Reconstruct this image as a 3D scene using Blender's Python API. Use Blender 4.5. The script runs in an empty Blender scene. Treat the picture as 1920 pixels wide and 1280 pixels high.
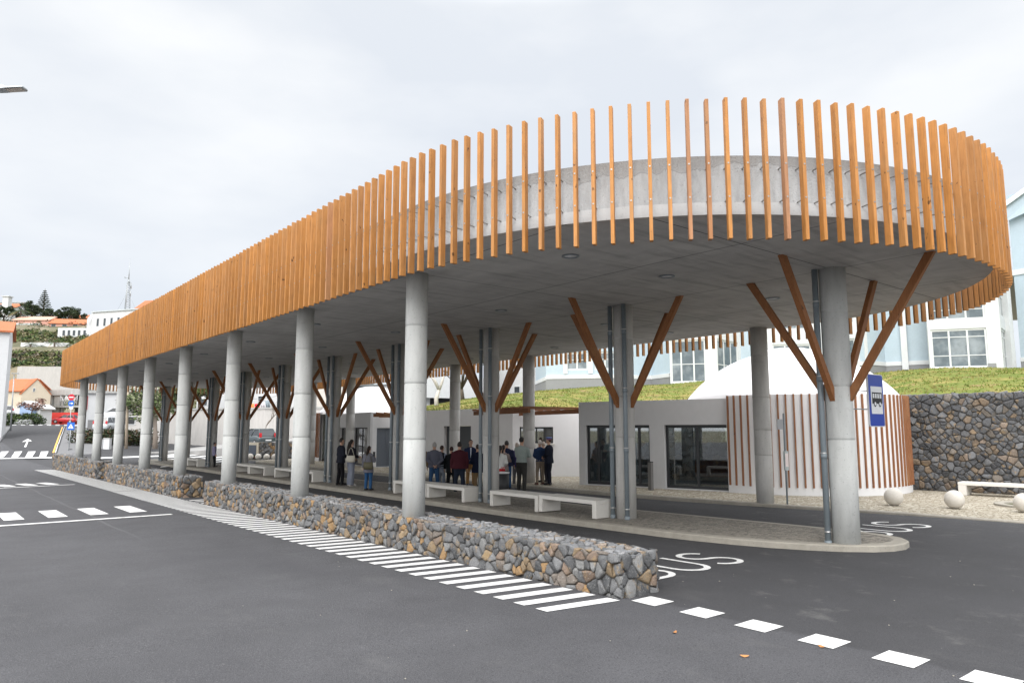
import bpy, bmesh, math, random
import numpy as np
from mathutils import Vector, Matrix, noise
random.seed(7); np.random.seed(7)
R=math.radians; PI=math.pi
scene=bpy.context.scene; COL=scene.collection
# ---------------------------------------------------------------- camera
F=1350.0; HZ=166.0; EYE=2.0
PITCH=math.atan(HZ/F); FH=F*math.cos(PITCH)+HZ*math.sin(PITCH); YAW=math.atan(1110/FH)
cp,sp=math.cos(PITCH),math.sin(PITCH); ct,st=math.cos(YAW),math.sin(YAW)
camd=bpy.data.cameras.new('camera'); cam=bpy.data.objects.new('camera',camd); COL.objects.link(cam)
cam.location=(0,0,EYE); cam.rotation_euler=(PI/2+PITCH,0,-YAW)
camd.sensor_width=36; camd.lens=F/1920*36; camd.clip_end=5000; camd.clip_start=.1
scene.camera=cam
scene.view_settings.view_transform='Standard'; scene.view_settings.look='None'
scene.view_settings.exposure=0.08; scene.view_settings.gamma=1
# ---------------------------------------------------------------- sky (bright overcast) and a soft sun
SUN_EL,SUN_AZ=40.0,236.0     # degrees; azimuth measured clockwise from +Y
world=bpy.data.worlds.new('World'); scene.world=world; world.use_nodes=True
nt=world.node_tree; nt.nodes.clear()
def N(nt,t,**k):
    n=nt.nodes.new(t)
    for a,b in k.items(): setattr(n,a,b)
    return n
o=N(nt,'ShaderNodeOutputWorld'); bg=N(nt,'ShaderNodeBackground'); nt.links.new(bg.outputs[0],o.inputs[0])
sky=N(nt,'ShaderNodeTexSky',sky_type='NISHITA'); sky.sun_disc=False; sky.sun_elevation=R(SUN_EL); sky.sun_rotation=R(SUN_AZ); sky.dust_density=4
tc=N(nt,'ShaderNodeTexCoord'); sep=N(nt,'ShaderNodeSeparateXYZ'); nt.links.new(tc.outputs['Generated'],sep.inputs[0])
ramp=N(nt,'ShaderNodeValToRGB'); nt.links.new(sep.outputs[2],ramp.inputs[0])
e=ramp.color_ramp.elements; e[0].position=0.0; e[0].color=(.72,.77,.84,1); e[1].position=1; e[1].color=(2.7,2.7,2.72,1)
for p,c in ((.06,(.72,.77,.84,1)),(.22,(.79,.815,.855,1)),(.53,(.875,.885,.90,1)),(.64,(2.2,2.2,2.22,1))):
    q=e.new(p); q.color=c
mp=N(nt,'ShaderNodeMapping'); mp.inputs['Scale'].default_value=(1,1,2.6); nt.links.new(tc.outputs['Generated'],mp.inputs[0])
nz=N(nt,'ShaderNodeTexNoise'); nz.inputs['Scale'].default_value=2.2; nz.inputs['Detail'].default_value=5; nz.inputs['Roughness'].default_value=.5
nt.links.new(mp.outputs[0],nz.inputs['Vector'])
cr=N(nt,'ShaderNodeValToRGB'); nt.links.new(nz.outputs[0],cr.inputs[0])
cr.color_ramp.elements[0].position=.36; cr.color_ramp.elements[0].color=(.86,.89,.93,1)
cr.color_ramp.elements[1].position=.62; cr.color_ramp.elements[1].color=(1.06,1.06,1.05,1)
mx=N(nt,'ShaderNodeMix',data_type='RGBA',blend_type='MULTIPLY'); mx.inputs[0].default_value=1
nt.links.new(ramp.outputs[0],mx.inputs[6]); nt.links.new(cr.outputs[0],mx.inputs[7])
m2=N(nt,'ShaderNodeMix',data_type='RGBA',blend_type='ADD'); m2.inputs[0].default_value=.012
nt.links.new(mx.outputs[2],m2.inputs[6]); nt.links.new(sky.outputs[0],m2.inputs[7])
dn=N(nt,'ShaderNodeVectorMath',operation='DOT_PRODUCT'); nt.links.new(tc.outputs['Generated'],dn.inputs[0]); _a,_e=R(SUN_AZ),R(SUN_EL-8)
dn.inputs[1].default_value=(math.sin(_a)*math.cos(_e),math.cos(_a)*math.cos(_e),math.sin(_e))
gm=N(nt,'ShaderNodeMapRange'); gm.inputs[1].default_value=.15; gm.inputs[2].default_value=1; gm.inputs[3].default_value=0; gm.inputs[4].default_value=1.35; gm.interpolation_type='SMOOTHSTEP'; nt.links.new(dn.outputs['Value'],gm.inputs[0])  # added sky glow around the sun direction, lifts the light under the canopy
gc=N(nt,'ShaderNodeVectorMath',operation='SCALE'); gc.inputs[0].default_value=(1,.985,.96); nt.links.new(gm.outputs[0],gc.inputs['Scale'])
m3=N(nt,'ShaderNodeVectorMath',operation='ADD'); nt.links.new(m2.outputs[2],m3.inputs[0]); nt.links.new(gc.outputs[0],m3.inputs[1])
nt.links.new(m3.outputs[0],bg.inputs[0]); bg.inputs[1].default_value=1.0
sl=bpy.data.lights.new('sun','SUN'); sl.energy=1.15; sl.angle=R(22); sl.color=(1,.965,.92)
sun=bpy.data.objects.new('sun',sl); COL.objects.link(sun)
a=R(SUN_AZ); el=R(SUN_EL)
sv=Vector((math.sin(a)*math.cos(el),math.cos(a)*math.cos(el),math.sin(el)))
sun.rotation_euler=sv.to_track_quat('Z','Y').to_euler(); sun.location=(0,0,60)

# ================================================================ helpers
def ray(px,py):
    u=px-960.; v=py-640.
    a,b,c=u,F*cp+v*sp,F*sp-v*cp
    return (a*ct+b*st, -a*st+b*ct, c, b)      # world dx,dy,dz and camera depth
def WD(px,py,Y):                               # point seen at a pixel at horizontal depth Y
    r=ray(px,py); k=Y/r[3]; return Vector((r[0]*k,r[1]*k,EYE+r[2]*k))
def GZ(px,py,z=0.):
    r=ray(px,py); k=(z-EYE)/r[2]; return Vector((r[0]*k,r[1]*k,z))
def XY(px,Y,z=0.):                             # column px (at its own row), depth Y
    k=(z-EYE)/Y if z>4 else 0.; v=(F*sp-k*F*cp)/(cp+k*sp); X=(px-960)/(F*cp+v*sp)*Y; return Vector((X*ct+Y*st,-X*st+Y*ct,z))
def sm(a,b,x):
    x=min(1,max(0,(x-a)/(b-a))); return x*x*(3-2*x)
def lerp(a,b,t): return a+(b-a)*t
def HG(d,t):                                   # asphalt level
    z=-.04-.08*min(1,max(0,(t-6)/8))
    w=1-sm(8,11,d)
    z+=w*-.0085*min(45,max(0,t-14))
    if t>70: z=z+ min(62,t-70)*.046*sm(70,76,t)
    return z
def GP(px,py):
    lo,hi=3.,260.
    def f(Y):
        p=WD(px,py,Y); return p.z-HG(p.x,p.y)
    for i in range(60):
        m=(lo+hi)/2
        if f(m)>0: lo=m
        else: hi=m
    p=WD(px,py,lo); p.z=HG(p.x,p.y); return p

class MB:
    def __init__(s): s.v=[];s.f=[];s.m=[];s.s=[];s.c=[];s.cc=None
    def V(s,p):
        s.v.append(tuple(p)); s.c.append(s.cc if s.cc else (.5,.5,.5)); return len(s.v)-1
    def Fc(s,idx,mi=0,smooth=False): s.f.append(tuple(idx)); s.m.append(mi); s.s.append(smooth)
    def poly(s,pts,mi=0,smooth=False): s.Fc([s.V(p) for p in pts],mi,smooth)
    def box(s,x0,x1,y0,y1,z0,z1,mi=0):
        s.hexa([(x0,y0,z0),(x1,y0,z0),(x1,y1,z0),(x0,y1,z0),(x0,y0,z1),(x1,y0,z1),(x1,y1,z1),(x0,y1,z1)],mi)
    def hexa(s,p,mi=0):
        i=[s.V(q) for q in p]
        for f in ((3,2,1,0),(4,5,6,7),(0,1,5,4),(1,2,6,5),(2,3,7,6),(3,0,4,7)): s.Fc([i[k] for k in f],mi)
    def obox(s,c,ax,ay,az,mi=0):               # centre + half-axis vectors
        c,ax,ay,az=map(Vector,(c,ax,ay,az))
        s.hexa([c-ax-ay-az,c+ax-ay-az,c+ax+ay-az,c-ax+ay-az,c-ax-ay+az,c+ax-ay+az,c+ax+ay+az,c-ax+ay+az],mi)
    def wallbox(s,p,q,th,z0,z1,mi=0,off=0.):   # box along p->q, thickness to the left of it
        p=Vector((p[0],p[1]));q=Vector((q[0],q[1])); u=(q-p).normalized(); n=Vector((-u.y,u.x))
        a=p+n*off;b=q+n*off;c=b+n*th;d=a+n*th
        s.hexa([(a.x,a.y,z0),(b.x,b.y,z0),(c.x,c.y,z0),(d.x,d.y,z0),(a.x,a.y,z1),(b.x,b.y,z1),(c.x,c.y,z1),(d.x,d.y,z1)],mi)
    def prism(s,pl,z0,z1,mi=0,mtop=None,mbot=None,smooth=False):
        n=len(pl); a=[s.V((p[0],p[1],z0)) for p in pl]; b=[s.V((p[0],p[1],z1)) for p in pl]
        for i in range(n): s.Fc((a[i],a[(i+1)%n],b[(i+1)%n],b[i]),mi,smooth)
        s.Fc([s.V((p[0],p[1],z1)) for p in pl],mi if mtop is None else mtop)
        s.Fc([s.V((p[0],p[1],z0)) for p in pl][::-1],mi if mbot is None else mbot)
    def tube(s,pts,rs,n=8,mi=0,cap=True,smooth=True,sq=None):
        pts=[Vector(p) for p in pts]
        if not hasattr(rs,'__len__'): rs=[rs]*len(pts)
        rings=[]
        up=Vector((0,0,1))
        for i,p in enumerate(pts):
            d=(pts[min(i+1,len(pts)-1)]-pts[max(i-1,0)])
            d=d.normalized() if d.length>1e-9 else Vector((0,0,1))
            if i==0:
                x=d.cross(up)
                if x.length<.05: x=d.cross(Vector((1,0,0)))
                x.normalize()
            else:
                x=(x-d*x.dot(d))
                if x.length<1e-4: x=d.cross(Vector((0,1,0)))
                x.normalize()
            y=d.cross(x); r=rs[i]; rx,ry=(r,r) if not hasattr(r,'__len__') else r
            rings.append([s.V(p+x*math.cos(2*PI*k/n)*rx+y*math.sin(2*PI*k/n)*ry) for k in range(n)])
        for i in range(len(rings)-1):
            A,B=rings[i],rings[i+1]
            for k in range(n): s.Fc((A[k],A[(k+1)%n],B[(k+1)%n],B[k]),mi,smooth)
        if cap:
            s.Fc(rings[0][::-1],mi); s.Fc(rings[-1],mi)
    def rings(s,rg,mi=0,smooth=True,cap=True): # rg: list of lists of points (same length)
        I=[[s.V(p) for p in r] for r in rg]; n=len(rg[0])
        for i in range(len(I)-1):
            for k in range(n): s.Fc((I[i][k],I[i][(k+1)%n],I[i+1][(k+1)%n],I[i+1][k]),mi,smooth)
        if cap: s.Fc(I[0][::-1],mi,smooth); s.Fc(I[-1],mi,smooth)
    def lathe(s,c,prof,n=24,mi=0,smooth=True,cap=True):
        s.rings([[(c[0]+r*math.cos(2*PI*k/n),c[1]+r*math.sin(2*PI*k/n),c[2]+z) for k in range(n)] for r,z in prof],mi,smooth,cap)
    def sphere(s,c,r,n=16,m=10,mi=0,sc=(1,1,1)):
        s.rings([[(c[0]+sc[0]*r*max(.001,math.sin(PI*j/m))*math.cos(2*PI*k/n),c[1]+sc[1]*r*max(.001,math.sin(PI*j/m))*math.sin(2*PI*k/n),c[2]-sc[2]*r*math.cos(PI*j/m)) for k in range(n)] for j in range(m+1)],mi)
    def build(s,name,mats,parent=None,loc=None,world=True):
        me=bpy.data.meshes.new(name); me.from_pydata(s.v,[],s.f)
        if not isinstance(mats,(list,tuple)): mats=[mats]
        for m in mats: me.materials.append(m)
        me.polygons.foreach_set('material_index',s.m); me.polygons.foreach_set('use_smooth',s.s)
        if s.cc is not None:
            ca=me.color_attributes.new('tint','FLOAT_COLOR','POINT')
            ca.data.foreach_set('color',[x for c in s.c for x in (c[0],c[1],c[2],1)])
        me.update()
        ob=bpy.data.objects.new(name,me); COL.objects.link(ob)
        if parent is not None:
            ob.parent=parent
            if world: ob.location=-chainloc(parent)
        elif loc is not None: ob.location=loc
        return ob
def chainloc(p):
    v=Vector((0,0,0))
    while p: v+=p.location; p=p.parent
    return v
def tag(o,label=None,cat=None,group=None,kind=None):
    if label: o['label']=label
    if cat: o['category']=cat
    if group: o['group']=group
    if kind: o['kind']=kind
    return o
def thing(name,label,cat,loc=(0,0,0),group=None,rz=0):
    o=bpy.data.objects.new(name,None); COL.objects.link(o); o.location=loc; o.rotation_euler=(0,0,rz); o.empty_display_size=.3
    return tag(o,label,cat,group)
def copytree(o,parent=None):
    c=o.copy(); COL.objects.link(c); c.parent=parent
    for ch in o.children: copytree(ch,c)
    return c

# ================================================================ materials
MC={}
def mat(name,col=(.5,.5,.5),rough=.7,var=.12,vs=3.,bump=.0,bs=40.,metal=0.,spec=.5,tint=False,streak=False,col2=None,c2=(.45,.6),coat=0,detail=4):
    if name in MC: return MC[name]
    m=bpy.data.materials.new(name); m.use_nodes=True; t=m.node_tree; b=t.nodes['Principled BSDF']
    b.inputs['Roughness'].default_value=rough; b.inputs['Metallic'].default_value=metal; b.inputs['Specular IOR Level'].default_value=spec
    if coat: b.inputs['Coat Weight'].default_value=coat; b.inputs['Coat Roughness'].default_value=.05
    g=N(t,'ShaderNodeNewGeometry'); mpn=N(t,'ShaderNodeMapping'); t.links.new(g.outputs['Position'],mpn.inputs[0])
    if streak: mpn.inputs['Scale'].default_value=streak
    n1=N(t,'ShaderNodeTexNoise'); n1.inputs['Scale'].default_value=vs; n1.inputs['Detail'].default_value=detail; n1.inputs['Roughness'].default_value=.6
    t.links.new(mpn.outputs[0],n1.inputs['Vector'])
    if tint:
        at=N(t,'ShaderNodeAttribute'); at.attribute_name='tint'; base=at.outputs['Color']
    else:
        rgb=N(t,'ShaderNodeRGB'); rgb.outputs[0].default_value=(*col,1); base=rgb.outputs[0]
    if col2 is not None:
        rp=N(t,'ShaderNodeMapRange'); rp.inputs[1].default_value=c2[0]; rp.inputs[2].default_value=c2[1]; t.links.new(n1.outputs[0],rp.inputs[0])
        mxx=N(t,'ShaderNodeMix',data_type='RGBA'); t.links.new(rp.outputs[0],mxx.inputs[0]); t.links.new(base,mxx.inputs[6]); mxx.inputs[7].default_value=(*col2,1); base=mxx.outputs[2]
    n2=N(t,'ShaderNodeTexNoise'); n2.inputs['Scale'].default_value=vs*4.3; n2.inputs['Detail'].default_value=5; t.links.new(mpn.outputs[0],n2.inputs['Vector'])
    ad=N(t,'ShaderNodeMath',operation='ADD'); t.links.new(n1.outputs[0],ad.inputs[0]); t.links.new(n2.outputs[0],ad.inputs[1])
    mr=N(t,'ShaderNodeMapRange'); mr.inputs[1].default_value=.6; mr.inputs[2].default_value=1.4; mr.inputs[3].default_value=1-var; mr.inputs[4].default_value=1+var
    t.links.new(ad.outputs[0],mr.inputs[0])
    mm=N(t,'ShaderNodeVectorMath',operation='SCALE'); t.links.new(base,mm.inputs[0]); t.links.new(mr.outputs[0],mm.inputs['Scale'])
    t.links.new(mm.outputs[0],b.inputs['Base Color'])
    if bump:
        nb=N(t,'ShaderNodeTexNoise'); nb.inputs['Scale'].default_value=bs; nb.inputs['Detail'].default_value=4; t.links.new(g.outputs['Position'],nb.inputs['Vector'])
        bp=N(t,'ShaderNodeBump'); bp.inputs['Strength'].default_value=bump; bp.inputs['Distance'].default_value=.02
        t.links.new(nb.outputs[0],bp.inputs['Height']); t.links.new(bp.outputs[0],b.inputs['Normal'])
    MC[name]=m; return m
def nodes(m): return m.node_tree, m.node_tree.nodes['Principled BSDF']
def basecol(m): # socket feeding Base Color
    t,b=nodes(m); return b.inputs['Base Color'].links[0].from_socket
def overlay(m,fac,col,mode='MIX'):
    t,b=nodes(m); mxx=N(t,'ShaderNodeMix',data_type='RGBA',blend_type=mode)
    s=basecol(m); t.links.new(fac,mxx.inputs[0]); t.links.new(s,mxx.inputs[6])
    if hasattr(col,'type'): t.links.new(col,mxx.inputs[7])
    else: mxx.inputs[7].default_value=(*col,1)
    t.links.new(mxx.outputs[2],b.inputs['Base Color'])
def pos(m):
    t,_=nodes(m); g=N(t,'ShaderNodeNewGeometry'); s=N(t,'ShaderNodeSeparateXYZ'); t.links.new(g.outputs['Position'],s.inputs[0]); return g,s
def math_(t,op,a,b=None,c=None):
    n=N(t,'ShaderNodeMath',operation=op)
    for i,x in enumerate((a,b,c)):
        if x is None: continue
        if isinstance(x,(int,float)): n.inputs[i].default_value=x
        else: t.links.new(x,n.inputs[i])
    return n.outputs[0]
def texn(t,vec,scale,detail=4,rough=.5,sc=None):
    if sc:
        mpn=N(t,'ShaderNodeMapping'); mpn.inputs['Scale'].default_value=sc; t.links.new(vec,mpn.inputs[0]); vec=mpn.outputs[0]
    n=N(t,'ShaderNodeTexNoise'); n.inputs['Scale'].default_value=scale; n.inputs['Detail'].default_value=detail; n.inputs['Roughness'].default_value=rough
    t.links.new(vec,n.inputs['Vector']); return n.outputs[0]
def mrange(t,x,a,b,c=0.,d=1.):
    n=N(t,'ShaderNodeMapRange'); n.inputs[1].default_value=a;n.inputs[2].default_value=b;n.inputs[3].default_value=c;n.inputs[4].default_value=d
    t.links.new(x,n.inputs[0]); return n.outputs[0]

# asphalt: fine aggregate, pale dusty wear, faint tyre marks
M_asph=mat('asphalt',(.070,.070,.076),.85,.20,.35,bump=.7,bs=75,spec=.35)
t,b=nodes(M_asph); g,s_=pos(M_asph)
overlay(M_asph,mrange(t,texn(t,g.outputs['Position'],75,3,.8),.54,.66,0,.62),(.19,.19,.195))
overlay(M_asph,mrange(t,texn(t,g.outputs['Position'],60,3,.8),.46,.36,0,.75),(.024,.024,.027))
overlay(M_asph,mrange(t,texn(t,g.outputs['Position'],1.1,7,.7,(1,.5,1)),.58,.80,0,.4),(.15,.147,.145))
overlay(M_asph,mrange(t,texn(t,g.outputs['Position'],.5,3,.5,(1,.25,1)),.5,.7,0,.35),(.05,.05,.056))
for _d,_w,_c,_k in ((9.3,.5,(.045,.045,.048),.35),(10.9,.5,(.045,.045,.048),.3),(16.0,.5,(.045,.045,.048),.35),(1.2,.6,(.05,.05,.054),.25)):
    _x=math_(t,'ADD',s_.outputs[0],mrange(t,texn(t,g.outputs['Position'],.35,4,.6,(.1,1,1)),.3,.7,-.12-_d,.12-_d))
    overlay(M_asph,math_(t,'MULTIPLY',mrange(t,math_(t,'ABSOLUTE',_x),_w,_w*.2),mrange(t,texn(t,g.outputs['Position'],.8,5,.7),.35,.65,.1*_k,_k)),_c)
_x=math_(t,'ADD',s_.outputs[0],mrange(t,texn(t,g.outputs['Position'],.25,3,.5,(.1,1,1)),.3,.7,-3.6,-3.5))
overlay(M_asph,math_(t,'MULTIPLY',math_(t,'MULTIPLY',mrange(t,math_(t,'ABSOLUTE',_x),.05,.01),mrange(t,s_.outputs[1],15,19)),.35),(.16,.16,.165))
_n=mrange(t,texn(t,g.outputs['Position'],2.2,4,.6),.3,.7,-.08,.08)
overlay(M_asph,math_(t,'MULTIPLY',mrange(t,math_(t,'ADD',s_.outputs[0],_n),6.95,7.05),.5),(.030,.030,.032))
overlay(M_asph,math_(t,'MULTIPLY',mrange(t,texn(t,g.outputs['Position'],2.1,7,.75,(1,.7,1)),.57,.72,0,.5),mrange(t,s_.outputs[0],6.5,8)),(.15,.147,.142))
overlay(M_asph,mrange(t,texn(t,g.outputs['Position'],14,4,.8),.66,.76,0,.55),(.24,.235,.23))
vo=N(t,'ShaderNodeTexVoronoi'); vo.inputs['Scale'].default_value=2.6; t.links.new(g.outputs['Position'],vo.inputs['Vector'])
overlay(M_asph,mrange(t,vo.outputs['Distance'],.022,.012,0,.85),(.42,.40,.38))
M_mark=mat('road_paint',(.72,.72,.71),.65,.10,5,bump=.3,bs=100,col2=(.50,.50,.49),c2=(.54,.72))
t,b=nodes(M_mark); g,s_=pos(M_mark)
overlay(M_mark,mrange(t,texn(t,g.outputs['Position'],42,4,.75),.585,.68,0,.8),(.2,.2,.2))
M_yel=mat('yellow_road_paint',(.75,.42,.08),.6,.1,6)
# concrete
def concrete(name,col,var=.16,streak=(1.2,1.2,.25),bump=.25):
    m=mat(name,col,.85,var,1.6,bump=bump,bs=45,streak=streak,spec=.3)
    t,b=nodes(m); g,s_=pos(m)
    overlay(m,mrange(t,texn(t,g.outputs['Position'],7,6,.75),.60,.72,0,.5),tuple(c*.55 for c in col))
    overlay(m,mrange(t,texn(t,g.outputs['Position'],38,2,.5),.66,.72,0,.6),tuple(c*.45 for c in col))
    overlay(m,mrange(t,texn(t,g.outputs['Position'],1.3,5,.6,(3,3,.5)),.5,.75,0,.5),tuple(min(1,c*1.3) for c in col))
    return m
M_conc=concrete('column_concrete',(.47,.48,.47))
M_conc2=concrete('inner_column_concrete',(.47,.46,.44))
M_slab=concrete('slab_edge_concrete',(.36,.375,.385),.22,(2.2,2.2,.6),.45)
t,b=nodes(M_slab); g,s_=pos(M_slab)
wav=math_(t,'ADD',s_.outputs[2],mrange(t,texn(t,g.outputs['Position'],1.6,5,.6,(1,1,.05)),.3,.7,-.12,.12))
overlay(M_slab,math_(t,'MULTIPLY',mrange(t,wav,5.52,5.58),.55),(.24,.24,.235))
overlay(M_slab,math_(t,'MULTIPLY',mrange(t,math_(t,'ABSOLUTE',math_(t,'SUBTRACT',wav,5.55)),.012,0),.5),(.14,.14,.14))
M_band=concrete('slab_rim_concrete',(.44,.455,.465),.06,(1,1,1),.08)
M_soff=mat('soffit_concrete',(.47,.46,.445),.8,.2,.9,bump=.12,bs=30,streak=(1,.35,1),spec=.3)
t,b=nodes(M_soff); g,s_=pos(M_soff)
overlay(M_soff,mrange(t,texn(t,g.outputs['Position'],1.7,6,.65,(.35,1.6,1)),.45,.72,0,.6),(.58,.57,.54))
overlay(M_soff,mrange(t,texn(t,g.outputs['Position'],2.2,5,.6,(.3,2.2,1)),.48,.30,0,.55),(.22,.215,.21))
def joint(t,s,per,off,w):
    x=math_(t,'ADD',s,off); x=math_(t,'PINGPONG',x,per/2); return mrange(t,x,w,w*.4)
def nline(t,s): return s
j1=joint(t,s_.outputs[1],5.05,-6.25+25.25,.016); j2=joint(t,s_.outputs[0],2.85,-12.58+28.5,.016)
overlay(M_soff,math_(t,'MULTIPLY',math_(t,'MAXIMUM',j1,j2),.9),(.06,.06,.06))
# timber
def timber(name,tint=True,col=(.5,.22,.06),dark=(.18,.07,.02)):
    m=mat(name,col,.6,.10,2,tint=tint,spec=.4)
    t,b=nodes(m); g=N(t,'ShaderNodeNewGeometry'); v=g.outputs['Position']
    if tint:
        at=N(t,'ShaderNodeAttribute'); at.attribute_name='tint'; ad=N(t,'ShaderNodeVectorMath',operation='MULTIPLY_ADD')
        t.links.new(at.outputs['Color'],ad.inputs[0]); ad.inputs[1].default_value=(90,130,170); t.links.new(v,ad.inputs[2]); v=ad.outputs[0]
    overlay(m,mrange(t,texn(t,v,9,5,.6,(5,5,.35)),.45,.75,0,.55),dark)
    overlay(m,mrange(t,texn(t,v,6.5,2,.5,(2.0,2.0,1.2)),.70,.745,0,.9),tuple(c*.45 for c in dark))
    overlay(m,mrange(t,texn(t,v,1.3,3,.5),.55,.75,0,.35),(.42,.25,.12))
    return m
M_slat=timber('slat_timber'); M_brace=timber('brace_timber',False,(.29,.118,.042),(.13,.045,.015))
M_batt=timber('batten_timber',False,(.25,.105,.045),(.15,.06,.025))
M_bolt=mat('steel_bolt',(.35,.33,.31),.35,.05,10,metal=.9)
M_pipe=mat('grey_downpipe',(.20,.235,.26),.4,.08,3,spec=.5)
M_clamp=mat('steel_clamp',(.6,.6,.6),.3,.05,10,metal=.8)
M_kerb=concrete('kerb_concrete',(.31,.29,.25),.15,(1,1,1),.3)
def cobble(name,c1,c2,mort,scale):
    m=mat(name,c1,.85,.2,1.2,spec=.3); t,b=nodes(m); g,s_=pos(m)
    mpn=N(t,'ShaderNodeMapping'); mpn.inputs['Scale'].default_value=(1,1,.01); t.links.new(g.outputs['Position'],mpn.inputs[0])
    v=N(t,'ShaderNodeTexVoronoi'); v.inputs['Scale'].default_value=scale; t.links.new(mpn.outputs[0],v.inputs['Vector'])
    v2=N(t,'ShaderNodeTexVoronoi',feature='DISTANCE_TO_EDGE'); v2.inputs['Scale'].default_value=scale; t.links.new(mpn.outputs[0],v2.inputs['Vector'])
    sx=N(t,'ShaderNodeSeparateXYZ'); t.links.new(v.outputs['Color'],sx.inputs[0])
    overlay(m,mrange(t,sx.outputs[0],.25,.8,0,1),c2)
    overlay(m,mrange(t,v2.outputs['Distance'],.10,.03,0,1),mort)
    bp=N(t,'ShaderNodeBump'); bp.inputs['Strength'].default_value=.9; bp.inputs['Distance'].default_value=.02
    t.links.new(mrange(t,v2.outputs['Distance'],0,.2),bp.inputs['Height']); t.links.new(bp.outputs[0],b.inputs['Normal'])
    return m
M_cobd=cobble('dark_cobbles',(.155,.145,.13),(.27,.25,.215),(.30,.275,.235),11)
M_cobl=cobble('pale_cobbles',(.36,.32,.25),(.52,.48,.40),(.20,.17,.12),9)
M_pav=mat('pavement_slabs',(.155,.155,.16),.85,.12,2)
M_rgrey=mat('grey_render',(.58,.58,.585),.85,.035,1.2,bump=.08,bs=60)
M_rwhite=mat('white_render',(.72,.72,.73),.85,.03,1.2,bump=.06,bs=60)
M_dome=mat('white_dome_coating',(.74,.74,.75),.6,.03,1.0,streak=(1,1,.6))
M_frame=mat('dark_window_frame',(.02,.022,.025),.4,.05,5)
M_bench=mat('cast_concrete_bench',(.66,.64,.60),.75,.05,3,bump=.08,bs=50)
M_ball=mat('cast_stone_ball',(.58,.55,.50),.75,.08,5,bump=.15,bs=50)
M_stone=mat('basalt_stone',tint=True,rough=.85,var=.28,vs=14,bump=.8,bs=60,spec=.35,detail=6)
t,b=nodes(M_stone); g,s_=pos(M_stone)
overlay(M_stone,mrange(t,texn(t,g.outputs['Position'],6,4,.6),.57,.68,0,.75),(.30,.205,.10))
overlay(M_stone,mrange(t,texn(t,g.outputs['Position'],50,3,.8),.56,.68,0,.7),(.33,.33,.32))
overlay(M_stone,mrange(t,texn(t,g.outputs['Position'],70,3,.8),.43,.34,0,.7),(.05,.05,.05))
M_core=mat('dark_rubble',(.12,.112,.10),.95,.2,8)  # dark fill behind the stones and in their gaps
M_grass=mat('grass_slope',(.125,.155,.032),.9,.25,.8,bump=.5,bs=12,col2=(.22,.185,.06),c2=(.47,.62),spec=.15)
t,b=nodes(M_grass); g,s_=pos(M_grass)
overlay(M_grass,mrange(t,texn(t,g.outputs['Position'],9,5,.7),.52,.68,0,.5),(.26,.27,.05))
overlay(M_grass,mrange(t,texn(t,g.outputs['Position'],.7,4,.6,(1,1.2,2.5)),.58,.68,0,.75),(.26,.16,.09))
M_blade=mat('grass_blades',tint=True,rough=.8,var=.2,vs=3,spec=.15)
M_earth=mat('hillside_soil',(.10,.10,.05),.95,.35,.08,bump=.6,bs=2,col2=(.19,.16,.11),c2=(.45,.6))
def glassmat(name,tintc=(.75,.82,.84),k=.12,rough=.02,refl=(1,1,1)):
    m=bpy.data.materials.new(name); m.use_nodes=True; t=m.node_tree; t.nodes.clear()
    o=N(t,'ShaderNodeOutputMaterial'); tr=N(t,'ShaderNodeBsdfTransparent'); tr.inputs[0].default_value=(*tintc,1)
    gl=N(t,'ShaderNodeBsdfGlossy'); gl.inputs['Roughness'].default_value=rough; gl.inputs[0].default_value=(*refl,1)
    fr=N(t,'ShaderNodeFresnel'); fr.inputs[0].default_value=1.5; f2=math_(t,'ADD',math_(t,'MULTIPLY',fr.outputs[0],1.7),k)
    mxs=N(t,'ShaderNodeMixShader'); t.links.new(f2,mxs.inputs[0]); t.links.new(tr.outputs[0],mxs.inputs[1]); t.links.new(gl.outputs[0],mxs.inputs[2]); t.links.new(mxs.outputs[0],o.inputs[0])
    return m
M_glass=glassmat('window_glass',(.55,.62,.64),.09); M_glass2=glassmat('dark_window_glass',(.30,.34,.36),.10)
def leafmat(name,c1,c2): 
    m=mat(name,c1,.6,.3,1.5,tint=False,spec=.3,col2=c2,c2=(.4,.65)); return m
M_bark=mat('bark',(.14,.115,.09),.9,.25,6,bump=.6,bs=30,streak=(3,3,.6))
M_barkp=mat('pale_bark',(.50,.47,.42),.9,.2,6,bump=.4,bs=30)
M_tile=mat('clay_roof_tiles',(.44,.135,.05),.8,.25,3,bump=.2,bs=6,col2=(.33,.13,.07),c2=(.5,.7))
M_plain={}
def paint(name,c,rough=.8,var=.06,vs=2,**k): return mat(name,c,rough,var,vs,**k)
M_blue=paint('pale_blue_render',(.43,.52,.585)); M_wtrim=paint('white_trim',(.64,.66,.67)); M_plinth=paint('grey_plinth',(.25,.255,.26))
M_metal=mat('galvanised_metal',(.38,.40,.41),.45,.08,4,metal=.6)
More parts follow.
